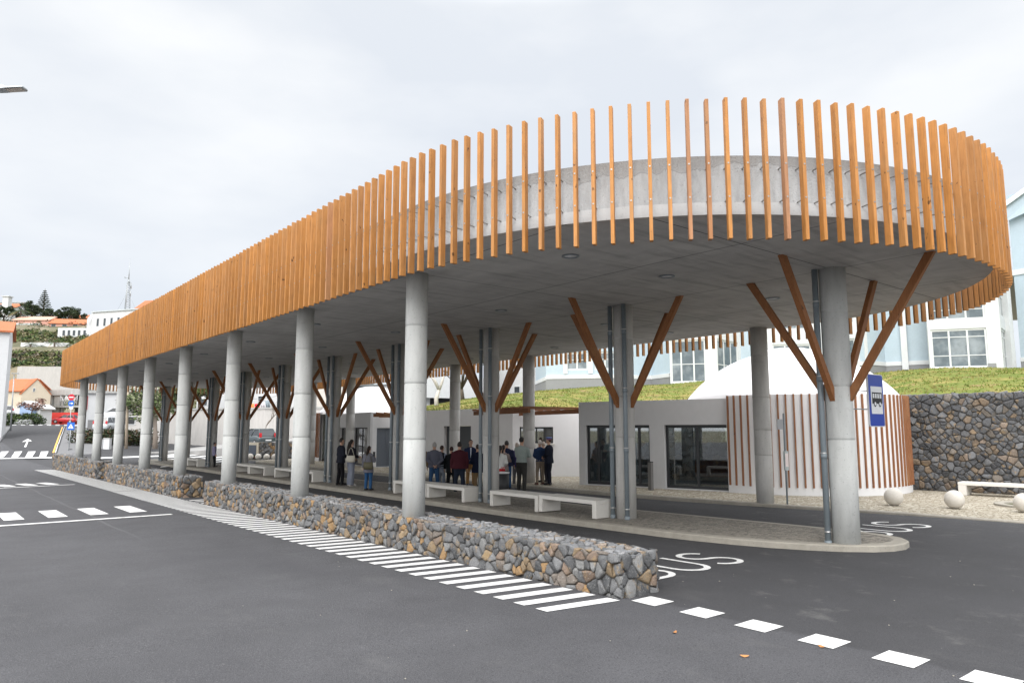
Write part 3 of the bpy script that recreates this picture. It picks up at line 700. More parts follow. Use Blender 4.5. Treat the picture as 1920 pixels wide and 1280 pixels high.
# ================================================================ kiosks
def tx(px,d): a=(px-960)/FH; return d*(ct-a*st)/(st+a*ct)
def facade(mb,p,q,th,z0,z1,ops,mi=0):
    p=Vector((p[0],p[1]));q=Vector((q[0],q[1])); u=(q-p).normalized(); L=(q-p).length; x=0
    at=lambda s:p+u*s
    for s0,s1,a,b in sorted(ops):
        mb.wallbox(at(x),at(s0),th,z0,z1,mi); mb.wallbox(at(s0),at(s1),th,b,z1,mi)
        if a>z0+.02: mb.wallbox(at(s0),at(s1),th,z0,a,mi)
        x=s1
    mb.wallbox(at(x),q,th,z0,z1,mi)
def glazing(root,p,q,s0,s1,a,b,cuts,off=.14,name='window',gm=None,fw=.055,solid=None,fm=None,rails=()):
    p=Vector((p[0],p[1]));q=Vector((q[0],q[1])); u=(q-p).normalized(); at=lambda s:p+u*s
    mb=MB(); e=.003
    mb.wallbox(at(s0+e),at(s1-e),.07,b-fw-.02,b-e,0,off); mb.wallbox(at(s0+e),at(s1-e),.07,a+e,a+fw+.02,0,off)
    for s in [s0+e]+[s0+(s1-s0)*c-fw/2 for c in cuts]+[s1-fw-e]: mb.wallbox(at(s),at(s+fw),.07,a+fw+.02,b-fw-.02,0,off)
    for r in rails: mb.wallbox(at(s0+fw),at(s1-fw),.05,r-.025,r+.025,0,off+.01)
    w=mb.build(name,fm or M_frame,root); mb=MB()
    mb.wallbox(at(s0+fw),at(s1-fw),.012,a+fw,b-fw,0,off+.03); mb.build('pane',gm or M_glass,w); return w
def dome(root,cx,cy,R_=3.62,zb=3.08,H=1.78):
    prof=[(R_,zb-.05),(R_,zb)]; rad=(R_*R_+H*H)/(2*H)
    for i in range(1,15):
        a=math.asin(R_/rad)*(1-i/15*.79); prof.append((rad*math.sin(a),zb+H-rad+rad*math.cos(a)))
    zt=prof[-1][1]; mb=MB(); mb.lathe((cx,cy,0),prof,72,0,True,True); d=mb.build('dome',M_dome,root)
    mb=MB(); r=prof[-1][0]+.06; mb.lathe((cx,cy,0),[(r,zt-.05),(r,zt+.015),(r*.93,zt+.05),(r*.8,zt+.12),(r*.55,zt+.19),(r*.28,zt+.225),(.02,zt+.235)],48,0); mb.build('dome_cap',M_dome,root)
def drum(root,cx,cy,a0,a1,R_=3.75,step=.232,z1=3.12):
    mb=MB(); n=64; P=[(cx+R_*math.cos(R(a0+(a1-a0)*i/n)),cy+R_*math.sin(R(a0+(a1-a0)*i/n))) for i in range(n+1)]
    Q=[(cx+(R_-.2)*math.cos(R(a0+(a1-a0)*i/n)),cy+(R_-.2)*math.sin(R(a0+(a1-a0)*i/n))) for i in range(n+1)]
    for A,z0,zz,fl in ((P,-.1,z1,1),):
        for i in range(n):
            a=[mb.V((*P[i],z0)),mb.V((*P[i+1],z0)),mb.V((*P[i+1],zz)),mb.V((*P[i],zz))]; mb.Fc(a if a1>a0 else a[::-1],0,True)
            b=[mb.V((*Q[i],z0)),mb.V((*Q[i+1],z0)),mb.V((*Q[i+1],zz)),mb.V((*Q[i],zz))]; mb.Fc(b[::-1] if a1>a0 else b,0,True)
            mb.poly([(*P[i],zz),(*P[i+1],zz),(*Q[i+1],zz),(*Q[i],zz)][::(1 if a1>a0 else -1)])
    w=mb.build('drum_wall',M_rwhite,root)
    k=int(abs(R(a1-a0))*R_/step)
    for i in range(k):
        a=R(a0)+(R(a1-a0))*(i+.35)/k; mb=MB(); c=Vector((cx+(R_+.027)*math.cos(a),cy+(R_+.027)*math.sin(a),(.12+z1-.0)/2+.06))
        mb.obox(c,(math.cos(a)*.025,math.sin(a)*.025,0),(-math.sin(a)*.024,math.cos(a)*.024,0),(0,0,(z1-.12)/2-.055)); mb.build('batten',M_batt,w)
def mirrorless(): pass
# --- right kiosk
K=thing('domed_kiosk','round kiosk with white dome, timber battens and a grey glazed front, at the right','kiosk',(22.5,16,0))
A,B=(19.1,19.45),(20.62,13.95); zt=3.04
mb=MB(); facade(mb,A,B,.3,-.1,zt,[(.28,2.85,.03,2.18),(3.40,5.66,.03,2.18)]); mb.build('front_wall',M_rgrey,K)
mb=MB(); mb.wallbox((23.4,20.6),(19.27,19.47),.25,-.1,zt-.002); mb.build('side_wall',M_rgrey,K)
mb=MB(); mb.wallbox((25,17.3),(23.4,20.6),.25,-.1,zt-.002); mb.build('back_wall',M_rgrey,K)
mb=MB(); mb.prism([(19.45,19.2),(20.9,14.1),(22,12.6),(24.3,13.9),(23.3,17.0),(21.7,19.8)],2.72,2.86); mb.build('roof',M_rgrey,K)  # stops short at the back; added gap lets daylight onto the inner stone wall
mb=MB(); mb.prism([(19.45,19.2),(20.9,14.1),(22,12.6),(24.3,13.9),(24.9,17.3),(23.2,20.3)],.01,.02); mb.build('floor',paint('dark_floor',(.10,.10,.105),.35),K)
glazing(K,A,B,.28,2.85,.03,2.18,(.18,.50,.82),fw=.085); glazing(K,A,B,3.40,5.66,.03,2.18,(.5,),fw=.085)
mb=MB(); mb.cc=(.1,.1,.1); stones(mb,(23.2,20.2,0),Vector((1.55,-3.2,0)),(0,0,1),3.6,2.7,.3,PAL,random.Random(8),.05); mb.build('inner_stone_wall',M_stone,K)
mb=MB(); mb.obox((21.9,15.0,.66),(.28,-1.0,0),(.25,.07,0),(0,0,.28)); mb.obox((22.0,15.0,.2),(.25,-.9,0),(.2,.06,0),(0,0,.18),1); mb.build('counter',[paint('varnished_red_wood',(.30,.07,.03),.35),M_frame],K)
drum(K,24.3,13.9,178.2,375); dome(K,24.3,13.9)
mb=MB(); mb.lathe((24.3,13.9,0),[(3.7,3.0),(3.7,3.075)],64,0); mb.build('roof_ring',M_dome,K)
# --- grey post beside its doorway
root=thing('ashtray_post','slim dark grey waste post standing between the two glazed openings of the right kiosk','bin',GZ(1216,918))
mb=MB(); c=GZ(1216,918); mb.box(c.x-.02,c.x+.1,c.y-.14,c.y+.0,0,.92); mb.build('post',paint('post_grey',(.17,.165,.16),.6),root)
mb=MB(); mb.box(c.x-.026,c.x+.106,c.y-.146,c.y+.006,.92,.945); mb.build('lid',M_frame,root)
# --- middle block under the grass
K=thing('grass_roofed_block','low grey flat fronted block with a dark doorway, the grass bank lying on its roof','building',(22,29.5,0))
A,B=(20.2,34.2),(20.4,25.0)
s1=34.2-tx(833,20.3); s2=34.2-tx(882,20.3)
mb=MB(); facade(mb,A,B,.3,-.1,3.0,[(s1,s2,.02,2.2)]); mb.build('front_wall',M_rgrey,K)
mb=MB(); u=(Vector(B)-Vector(A)).normalized(); p=Vector(A)+u*(s1+.02)+Vector((.16,0)); q=Vector(A)+u*(s2-.02)+Vector((.16,0))
mb.wallbox(p,q,.05,.02,2.19); m_=(p+q)/2; mb.wallbox(m_-u*.02,m_+u*.02,.02,.03,2.18,0,-.025); mb.build('door',paint('charcoal_door',(.045,.05,.055),.4),K)
mb=MB(); mb.prism([(20.6,25.2),(20.5,34.0),(23,34.2),(24.2,24)],2.7,2.95); mb.build('roof',M_rgrey,K)
# --- white wall with the high window and pergola
K=thing('white_wall','white rendered wall with one high dark window, closing the passage beside the right kiosk','wall',(21.4,23.9,0))
A,B=(20.42,24.98),(22.75,22.45)
Lw=(Vector(B)-Vector(A)).length
def sAt(px,A,B):
    A=Vector(A);B=Vector(B);lo,hi=0,1
    f=lambda k:(lambda P:(P.x*ct-P.y*st)/(P.x*st+P.y*ct)*FH+960-px)(A.lerp(B,k)); s=1 if f(1)>f(0) else -1
    for i in range(40):
        m=(lo+hi)/2
        if f(m)*s<0: lo=m
        else: hi=m
    return lo*(B-A).length
w0,w1=sAt(974,A,B),sAt(1037,A,B)
mb=MB(); facade(mb,B,A,-.25,-.1,2.78,[(Lw-w1,Lw-w0,1.42,2.14)]); mb.build('wall',M_rwhite,K)
glazing(K,B,A,Lw-w1,Lw-w0,1.42,2.14,(.5,),off=-.2,gm=M_glass2)
mb=MB(); u=(Vector(B)-Vector(A)).normalized(); pq=[Vector(B)-u*(Lw-0) + Vector((0,0))]; a=Vector(A)+u*(w0-.08);b=Vector(A)+u*(w1+.08); mb.wallbox(a,b,.06,1.37,1.415,0,-.06); mb.build('sill',M_bench,K)
mb=MB(); mb.wallbox((22.0,25.0),(24,22.5),-.1,-.1,2.6); mb.build('back_panel',M_frame,K)
def pergola(label,a,b,dep,z,n,posn):
    K=thing('pergola',label,'pergola',(a[0],a[1],0)); a=Vector(a);b=Vector(b);u=(b-a).normalized();nn=Vector((-u.y,u.x))*(1 if dep>0 else -1); dep=abs(dep)
    for o_ in (0,dep): mb=MB(); mb.wallbox(a+nn*o_,b+nn*o_,.07,z,z+.17); mb.build('beam',M_batt,K)
    L=(b-a).length
    for i in range(n):
        p=a+u*(L*(i+.5)/n); mb=MB(); c=p+nn*(dep/2); mb.obox((c.x,c.y,z+.21),(nn.x*(dep/2+.2),nn.y*(dep/2+.2),0),(u.x*.03,u.y*.03,0),(0,0,.038)); mb.build('rafter',M_batt,K)
pergola('orange timber pergola bridging the passage between the right kiosk and the middle block',(20.55,24.7),(19.45,19.75),-2.2,2.63,7,0)
pergola('orange timber pergola over the passage beside the left domed kiosk, mostly behind a column',(19.3,35.1),(20.25,34.35),-1.8,2.68,3,0)
# --- left kiosk
K=thing('domed_kiosk','smaller looking white domed kiosk seen between the inner columns, left of the biggest front column','kiosk',(22,40,0))
A,B=(20.35,43.95),(19.0,35.5); LL=(Vector(B)-Vector(A)).length
ops=[(.5,2.3,.03,2.15),(3.0,4.9,.03,2.15),(5.6,8.1,.03,2.15)]
mb=MB(); facade(mb,A,B,.3,-.1,2.98,ops); mb.build('front_wall',M_rgrey,K)
for o_ in ops: glazing(K,A,B,*o_,(.5,))
S0,S1=(19.03,35.5),(22.6,34.75)
mb=MB(); facade(mb,S1,S0,-.25,-.1,2.96,[(3.65-2.0,3.65-.35,.02,2.12)]); mb.build('side_wall',M_rwhite,K)
mb=MB(); u=(Vector(S0)-Vector(S1)).normalized(); p=Vector(S1)+u*1.67;q=Vector(S1)+u*3.28; mb.wallbox(p,q,-.05,.02,2.11,0,-.1)
for i in range(9): mb.wallbox(p+u*.2,p+u*.95,.02,.3+i*.1,.36+i*.1,0,-.1)
mb.wallbox(p+u*1.05,p+u*1.1,.03,.03,2.1,0,-.1)
mb.build('door',paint('blue_grey_door',(.13,.15,.18),.5),K)
mb=MB(); mb.prism([(19.3,35.7),(20.6,43.9),(24.3,44.6),(24.4,38),(22.6,35)],2.68,2.82); mb.build('roof',M_rgrey,K)
mb=MB(); mb.wallbox((24.4,38),(22.6,35),-.2,-.1,2.9); mb.build('back_wall',M_rgrey,K)
drum(K,24,44.6,179,-15); dome(K,24,44.6)
mb=MB(); mb.lathe((24,44.6,0),[(3.7,3.0),(3.7,3.075)],64,0); mb.build('roof_ring',M_dome,K)
# --- stone balls
def ball(x,y,z,label,group,r=.235):
    mb=MB(); mb.sphere((0,0,r*.97),r,28,18,0); o=mb.build('stone_ball',M_ball,loc=(x,y,z)); return tag(o,label,'bollard',group)
G2='stone ball bollards on the kiosk pavement'
ball(20.38,8.78,0,'round white stone ball on the cobbles, nearest to the striped drum',G2)
ball(20.8,7.45,0,'round white stone ball on the cobbles, middle one of the right hand three',G2)
ball(21.15,6.02,0,'round white stone ball cut by the right edge of the photo',G2)
ords=['leftmost','second from left','middle','second from right','rightmost, half hidden by a column']
for i,px in enumerate((456,471.5,486.5,502,517)):
    p=XY(px,51.5+ (4-i)*.25,0); ball(p.x,p.y,-.09,'distant white stone ball in the close row of five, '+ords[i],'row of distant stone balls',.215)
p=XY(445,51.6);q=XY(525,50.4); mb=MB(); mb.wallbox(p,q,.5,-.3,-.10); mb.wallbox(p,q,.12,-.3,-.04,0,-.12); tag(mb.build('ball_kerb',M_kerb),'low pale kerb under the row of distant stone balls','kerb')
putbench(25.75,8.95,0,PI+.12,'long pale bench in front of the tall basalt retaining wall','bench by the retaining wall' if 0 else None,1.75)
p=GZ(800,893); putbench(18.3,29.2,0,0,'small pale bench block behind the standing group, by the grey wall',None,.7)
root=thing('planter_ring','round pale concrete ring set in the cobbles at the right edge','planter',(23.1,6.3,0))
mb=MB(); mb.lathe((23.1,6.3,0),[(.95,-.05),(.95,.045),(.72,.045),(.70,-.03)],40,0,False); mb.build('ring',M_kerb,root)
mb=MB(); mb.lathe((23.1,6.3,0),[(.70,-.04),(.70,.012)],40,0,False); mb.build('soil',M_earth,root)
root=thing('litter_bin','dark round litter bin with a white rim band, behind the near benches','bin',(13.75,17.3,0))
mb=MB(); mb.lathe((13.75,17.3,0),[(.2,.0),(.2,.72),(.17,.72),(.17,.3)],20); mb.build('body',paint('bin_black',(.03,.032,.035),.5),root)
mb=MB(); mb.lathe((13.75,17.3,0),[(.208,.70),(.208,.75),(.165,.75)],20); mb.build('rim',M_rwhite,root)

# ================================================================ people
def remeshed(mb,vox,mats,name,parent,smooth=2):
    o=mb.build('tmp',mats,world=False); m=o.modifiers.new('r','REMESH'); m.mode='VOXEL'; m.voxel_size=vox; m.use_smooth_shade=True
    s=o.modifiers.new('s','SMOOTH'); s.iterations=smooth; s.factor=.5
    dg=bpy.context.evaluated_depsgraph_get(); me=bpy.data.meshes.new_from_object(o.evaluated_get(dg)); old=o.data
    bpy.data.objects.remove(o); bpy.data.meshes.remove(old); me.name=name
    ob=bpy.data.objects.new(name,me); COL.objects.link(ob); ob.parent=parent; return ob
SKINS=[(.50,.30,.21),(.42,.24,.16),(.55,.35,.26)]
ARM={'down':((.255,-.03,1.12),(.27,.05,.87)),'behind':((.27,-.10,1.13),(.05,-.17,.93)),'front':((.25,.02,1.13),(.07,.2,1.02)),
     'phone':((.25,.04,1.14),(.10,.29,1.27)),'crossed':((.25,.10,1.15),(-.05,.20,1.17)),'bag':((.24,-.02,1.14),(.22,.18,1.10))}
def cloth(c,n): return paint('cloth_%s'%n,c,.9,.12,9,bump=.3,bs=25,spec=.2)
def person(x,y,z,h,face,label,top,legs,hair=(.02,.015,.012),shoe=(.015,.015,.015),arms=('down','down'),coat=.90,sk=0,hairlen=0,width=1.0,sleeve=None,wide=0,lean=0,vest=None,tex=None):
    """face: heading in degrees, clockwise from +t (away along the canopy)"""
    root=thing('person',label,'person',(x,y,z),'people standing at the station'); root.rotation_euler=(0,0,-R(face)); S=h/1.75; root.scale=(S,S,S)
    skm=paint('skin%d'%sk,SKINS[sk],.55,.06,8); W=width; st_=.10+.01*(hash(label)%3)
    rr=random.Random(label); stag=rr.uniform(-.05,.05)
    # ---- body: one surface
    mb=MB()
    def torso(m,g,zlo=.84,zhi=1.47,flare=0.):
        P=[(zlo,.118+g+flare,.172*W+g+flare),(.93,.115+g,.170*W+g),(1.05,.105+g,.150*W+g),(1.20,.115+g,.165*W+g),(1.32,.118+g,.185*W+g),(1.40,.098+g,.188*W+g*.7),(1.455,.065+g*.7,.11*W+g*.5),(zhi+.02,.05+g*.3,.062+g*.3)]
        P=[p for p in P if p[0]>=zlo]; m.tube([(0,(-.01 if a<1.2 else -.005),a) for a,_,_ in P],[(b,c) for _,b,c in P],14)
    def leg(m,s,g,zend=.07,wd=0):
        k=s*stag; m.tube([(s*.085,0,.90),(s*.092,.0+k*.3,.70),(s*st_,.012+k*.6,.48),(s*(st_+.005),-.005+k*.8,.30),(s*(st_+.01),-.02+k,zend)],[(.092+g,.088+g),(.082+g,.080+g),(.060+g+wd*.3,.056+g+wd*.4),(.056+g+wd*.7,.052+g+wd*.8),(.040+g*1.3+wd,.038+g*1.3+wd)],12)
    def arm(m,s,g,pose,to=1.):
        e,w=ARM[pose]; e=Vector((s*e[0]*(.9+.1*W),e[1],e[2])); w=Vector((s*w[0],w[1],w[2])); sh=Vector((s*.165*W,-.005,1.405)); w2=e.lerp(w,to)
        m.tube([sh,sh.lerp(e,.15)+Vector((s*.012,0,0)),sh.lerp(e,.6),e,e.lerp(w2,.4),w2],[.052+g,.056+g,.047+g,.043+g,.041+g,.030+g],10); return e,w
    torso(mb,0); mb.tube([(0,-.005,1.44),(0,.002,1.49),(0,.008,1.56)],[(.058,.062),(.052,.055),(.055,.055)],12)
    hc=Vector((0,.012,1.635))
    mb.rings([[ (hc.x+(.074*(1-.16*max(0,-zz)**1.5))*rad*math.cos(a), hc.y+(.093+(.008 if zz>0 else -.004))*rad*math.sin(a)+(.006*(-zz) if math.sin(a)>0 else 0), hc.z+.115*zz) for a in [2*PI*k/16 for k in range(16)]] for zz,rad in [(-math.cos(PI*j/10),max(.02,math.sin(PI*j/10))) for j in range(11)]])
    mb.tube([(0,.10,1.645),(0,.118,1.612),(0,.098,1.602)],[.008,.015,.010],6)         # nose
    mb.tube([(-.02,.098,1.578),(.02,.098,1.578)],.007,6); mb.sphere((0,.085,1.545),.026,8,6) # mouth, chin
    for s in (-1,1):
        mb.sphere((s*.075,.0,1.625),.022,8,6,0,(.45,.8,1.3)); leg(mb,s,0); 
        k=s*stag; fx=s*(st_+.01)
        mb.tube([(fx,-.07+k,.045),(fx,.0+k,.05),(fx+s*.01,.10+k,.035),(fx+s*.012,.165+k,.025)],[(.03,.03),(.036,.036),(.026,.042),(.014,.03)],10)
    hands=[]
    for s,pose in ((-1,arms[0]),(1,arms[1])):
        e,w=arm(mb,s,0,pose); d=(w-e).normalized(); side=d.cross(Vector((s,0,.2))).normalized(); nrm=side.cross(d).normalized()
        mb.tube([w-d*.01,w+d*.03,w+d*.085],[(.022,.026),(.018,.038),(.014,.036)],8) if 0 else mb.obox(w+d*.045,side*.036,nrm*.013,d*.045)
        hands.append((w,d,side,nrm,s))
    body=remeshed(mb,.0125,[skm],'body',root,2)
    # fingers, thumb and eyes joined to the body mesh
    mb=MB()
    for w,d,side,nrm,s in hands:
        for k,(o_,ln) in enumerate(((-.027,.066),(-.009,.075),(.009,.071),(.027,.055))):
            b0=w+d*.083+side*o_; mb.tube([b0,b0+d*ln*.5+nrm*.006*s,b0+d*ln*.85+nrm*.024*s],[.0085,.008,.0065],6)
        b0=w+d*.03+side*-.034; mb.tube([b0,b0+d*.03-side*.022,b0+d*.06-side*.026],[.011,.010,.008],6)
    nfi=len(mb.f)
    for s in (-1,1): mb.sphere((s*.03,.096,1.638),.0105,8,6,1)
    for s in (-1,1): mb.tube([(s*.016,.103,1.662),(s*.045,.092,1.662)],.005,5,1)
    ex=mb.build('tmp',[skm,paint('eye_dark',(.02,.015,.012),.4)],world=False)
    bm=bmesh.new(); bm.from_mesh(body.data); bm.from_mesh(ex.data); bm.to_mesh(body.data); bm.free(); body.data.materials.append(ex.data.materials[1]); bpy.data.objects.remove(ex)
    # ---- clothes
    mb=MB(); torso(mb,.036 if coat<.9 else .016,coat,1.46,flare=.02 if coat<.8 else .006)
    if coat<.88: mb.tube([(0,-.01,coat),(0,-.01,.92)],[(.165,.225*W),(.16,.215*W)],14)
    mb.tube([(0,-.008,1.43),(0,-.002,1.487)],[(.078,.085),(.062,.066)],12)
    if not sleeve:
        for s,pose in ((-1,arms[0]),(1,arms[1])): arm(mb,s,.014,pose,.97)
    mt=tex or cloth(top,'%d'%(int(top[0]*999)*1000+int(top[2]*999)))
    remeshed(mb,.016,[mt],'jacket' if coat<.87 else 'top',root,3)
    if sleeve:
        for s,pose in ((-1,arms[0]),(1,arms[1])):
            mb=MB(); arm(mb,s,.012,pose,.97); remeshed(mb,.014,[cloth(sleeve,'s%d'%int(sleeve[0]*999))],'sleeve',root,2)
    if vest:   # open jacket front: shirt panel
        mb=MB(); mb.tube([(0,.102,.98),(0,.12,1.2),(0,.118,1.33),(0,.085,1.44)],[(.03,.02),(.03,.032),(.03,.05),(.03,.052)],8); remeshed(mb,.012,[cloth(vest,'v%d'%int(vest[0]*999))],'shirt_front',root,1)
    mb=MB(); mb.tube([(0,-.01,1.01),(0,-.01,.90),(0,-.01,.80)],[(.124,.174*W),(.134,.19*W),(.105,.16*W)],14)
    for s in (-1,1): leg(mb,s,.014,.045 if not wide else .03,wide)
    remeshed(mb,.016,[cloth(legs,'l%d'%(int(legs[0]*999)*1000+int(legs[2]*999)))],'trousers',root,3)
    for s in (-1,1):
        k=s*stag; fx=s*(st_+.01); mb=MB()
        mb.tube([(fx,-.085+k,.05),(fx,-.05+k,.055),(fx,.02+k,.058),(fx+s*.01,.11+k,.042),(fx+s*.012,.18+k,.034),(fx+s*.012,.20+k,.026)],[(.03,.030),(.046,.038),(.046,.040),(.038,.046),(.026,.038),(.010,.018)],10)
        mb.box(fx-.044,fx+.048,-.085+k,.19+k,0.0,.018); mb.build('shoe',paint('shoe%d'%int(shoe[0]*999),shoe,.5),root,world=False)
    # ---- hair
    if hairlen>=0:
        mb=MB(); n=16; rg=[]
        for j in range(8):
            q=PI*(j/10.5); zz=math.cos(q); rad=math.sin(q)
            rg.append([(hc.x+(.082)*max(.03,rad)*math.cos(a), hc.y-.010+(.101*(.86 if math.sin(a)>0.25 and j>3 else 1))*max(.03,rad)*math.sin(a)-(.035 if math.sin(a)>.25 and j>4 else 0), hc.z+.012+.118*zz+(.03 if math.sin(a)>.3 and j>4 else 0)) for a in [2*PI*k/n for k in range(n)]])
        mb.rings(rg[::-1])
        if hairlen>0: mb.tube([(0,-.06,1.66),(0,-.085,1.56),(0,-.115,1.48),(0,-.135,1.60-.42*hairlen)],[(.05,.085),(.048,.09),(.04,.095),(.018,.07)],12)
        remeshed(mb,.012,[paint('hair%d'%int(hair[0]*999),hair,.6,.25,30,bump=.5,bs=80)],'hair',root,1)
    return root
def at(px,feet=None,Y=None,z=0.):
    return GZ(px,feet,z) if feet else XY(px,Y,z)
def P(px,Y,ytop,zg,face,label,top,legs,**k):
    p=XY(px,Y,zg); zt=WD(px,ytop,Y).z; return person(p.x,p.y,zg,zt-zg,face,label,top,legs,**k)
DK=(.012,.012,.016); NAVY=(.016,.024,.06); JEAN=(.03,.075,.16); TAN=(.26,.17,.09)
P(641,26.9,821,0,95,'man in a dark suit left of the crowd, in profile beside an inner column',(.018,.02,.03),(.008,.008,.01),arms=('down','front'),coat=.82)
w=P(660,26.6,824,0,80,'woman with long black hair, black top, wide grey trousers and a cream bag',(.015,.014,.02),(.20,.22,.27),hairlen=1.,wide=.045,shoe=(.6,.58,.55),arms=('front','bag'),sk=2)
w3=P(693,24.6,836,0,60,'woman in a grey coat and blue jeans holding up a phone, standing apart',(.17,.17,.20),(.03,.09,.20),hairlen=.55,hair=(.03,.015,.01),arms=('down','phone'),coat=.70,sk=2)
P(789,25.5,829,-.12,20,'man in a tan jacket almost wholly behind the big front column',(.20,.14,.07),(.03,.03,.03))
P(815,25.4,829,-.12,25,'grey haired man in a quilted grey jacket and jeans, hands clasped behind his back',(.11,.115,.15),JEAN,hair=(.38,.37,.35),arms=('behind','behind'),width=1.12,coat=.86)
P(829,26.6,835,-.12,75,'man in a black vest over pale sleeves and grey trousers, behind the quilted jacket',(.012,.013,.018),(.22,.25,.30),hair=(.035,.018,.012),sleeve=(.33,.37,.48),arms=('front','front'))
P(847,25.6,837,-.12,30,'short person all in black between the vest and the maroon jacket',(.008,.01,.012),(.008,.009,.010),hair=(.04,.015,.01),coat=.72)
P(862,24.2,828,-.12,35,'broad man in a maroon jacket seen from behind in the middle of the group',(.055,.012,.018),(.014,.02,.035),width=1.2,arms=('down','down'),coat=.86)
P(883,28.2,824,-.12,215,'bearded man facing the camera in a navy blazer, white shirt and tan trousers',NAVY,(.36,.20,.08),hair=(.05,.025,.015),coat=.82,vest=(.62,.66,.74),arms=('front','down'))
P(896,24.8,833,-.12,10,'man in a navy coat and khaki trousers seen from behind, left of the pipes',(.010,.014,.035),(.22,.15,.08),hair=(.03,.02,.018),coat=.74,arms=('front','front'),width=1.08)
P(938,24.2,835,-.12,60,'person in a white top and red skirt half hidden by the inner column',(.62,.62,.60),(.40,.02,.025),hairlen=.6,arms=('front','front'),coat=.92)
P(944,25.2,834,-.12,70,'woman with dark hair in a patterned beige blouse right of the inner column',(.30,.24,.22),(.03,.02,.03),hairlen=.5,arms=('front','crossed'),coat=.80)
P(950,26.4,826,-.12,40,'dark haired man in a navy jacket and jeans behind the patterned blouse',(.02,.025,.06),JEAN,arms=('front','down'),coat=.84)
P(969,27.6,830,-.12,55,'older person in a purple top and grey skirt behind the sage shirt',(.05,.035,.12),(.11,.11,.12),hair=(.45,.38,.32),coat=.82,arms=('down','front'))
P(978,24.9,819,-.12,70,'tall man in a sage green shirt and dark trousers with arms folded',(.30,.35,.33),(.045,.045,.042),hair=(.01,.01,.01),arms=('crossed','crossed'),coat=.95,width=1.05)
P(1012,27.2,825,0,20,'white haired man in a navy sweater and khaki trousers beside the back column',(.02,.04,.10),(.27,.22,.17),hair=(.68,.62,.58),shoe=(.12,.03,.02),arms=('front','front'))
P(1019,28.4,828,0,350,'fair haired person whose head shows between the navy sweater and the officer',(.02,.025,.04),(.02,.02,.03),hair=(.45,.30,.18),sk=2)
off=P(1029,27.0,820,0,330,'uniformed officer with a peaked cap at the right end of the group',(.014,.017,.03),(.010,.012,.022),hair=(.03,.02,.015),coat=.80,arms=('front','front'),width=1.05)
mb=MB(); mb.lathe((0,-.005,1.665),[(.088,0),(.09,.035),(.125,.075),(.12,.095),(.05,.11),(.01,.112)],20,0); mb.rings([[(x_*.085,.07+y_,1.665+z_) for x_,y_,z_ in ((-1,0,.0),(-.8,.05,-.015),(0,.085,-.025),(.8,.05,-.015),(1,0,0))],[(x_*.085,.07+y_,1.675+z_) for x_,y_,z_ in ((-1,0,.0),(-.8,.05,-.015),(0,.085,-.025),(.8,.05,-.015),(1,0,0))]],1,False); mb.build('cap',[paint('cap_blue',(.10,.14,.34),.7),paint('cap_peak',(.01,.01,.012),.3)],off,world=False)
mb=MB(); mb.lathe((0,-.005,1.665),[(.0905,.003),(.0925,.034)],20,0,cap=False); mb.build('cap_band',paint('cap_band_red',(.30,.06,.10),.7),off,world=False)
P(404,40.0,829,0,100,'woman in a floral blouse and black trousers behind a middle front column, far left',(.26,.24,.36),(.01,.01,.012),hair=(.06,.04,.05),coat=.80,arms=('down','down'))
def bag(p,label,col,c,ax,s=1.):
    root=thing('shoulder_bag',label,'bag',c); m=paint('leather_%d'%int(col[0]*999),col,.6)
    ax=Vector((math.cos(ax),math.sin(ax),0)); ay=Vector((-ax.y,ax.x,0)); mb=MB(); rg=[]
    for z,w,t_ in ((-.13,.13,.03),(-.11,.155,.05),(0,.165,.06),(.09,.15,.035),(.11,.145,.02)):
        rg.append([Vector(c)+ax*w*s*math.copysign(abs(math.cos(q))**.6,math.cos(q))+ay*t_*s*math.copysign(abs(math.sin(q))**.6,math.sin(q))+Vector((0,0,z*s)) for q in [2*PI*k/16 for k in range(16)]])
    mb.rings(rg); mb.build('pouch',m,root)
    mb=MB(); mb.tube([Vector(c)+ax*.12*s+Vector((0,0,.1*s)),Vector(c)+ax*.05*s+Vector((0,0,.33*s)),Vector(c)+ax*.0+Vector((0,0,.40*s)),Vector(c)-ax*.05*s+Vector((0,0,.33*s)),Vector(c)-ax*.12*s+Vector((0,0,.1*s))],.010,6); mb.build('strap',m,root)
bag(0,'cream shoulder bag hanging on the long haired woman',(.55,.52,.44),XY(659,26.3,.98),-YAW)
bag(0,'olive brown shoulder bag on the woman in the grey coat',(.10,.09,.05),XY(692,24.35,.83),-YAW)
c=XY(702.5,24.45,1.21); mb=MB(); mb.obox(c,(.035,-.02,0),(.004,.006,0),(0,0,.07)); tag(mb.build('phone',M_frame),'dark phone held up by the woman in the grey coat','phone')
# ================================================================ grass bank
def interp(xs,ys,x):
    if x<=xs[0]: return ys[0]
    for i in range(len(xs)-1):
        if x<=xs[i+1]: return lerp(ys[i],ys[i+1],(x-xs[i])/(xs[i+1]-xs[i]))
    return ys[-1]
def resample(P,n):
    P=[Vector(p) for p in P]; L=[0]
    for a,b in zip(P,P[1:]): L.append(L[-1]+(b-a).length)
    out=[]
    for i in range(n):
        s=L[-1]*i/(n-1); k=0
        while k<len(L)-2 and L[k+1]<s: k+=1
        out.append(P[k].lerp(P[k+1],(s-L[k])/(L[k+1]-L[k]+1e-9)))
    return out
bot=[(29.9,-9,3.12),(27.0,10.4,3.10),(28.5,14.5,2.7),(25.6,18,2.72),(24.2,21,2.72),(24.0,24,2.8),(20.75,25.2,2.98),(20.62,34,2.97),(23,35.5,2.7),(26,38,2.5),(28.5,45,2.0),(27,54,1.2)]
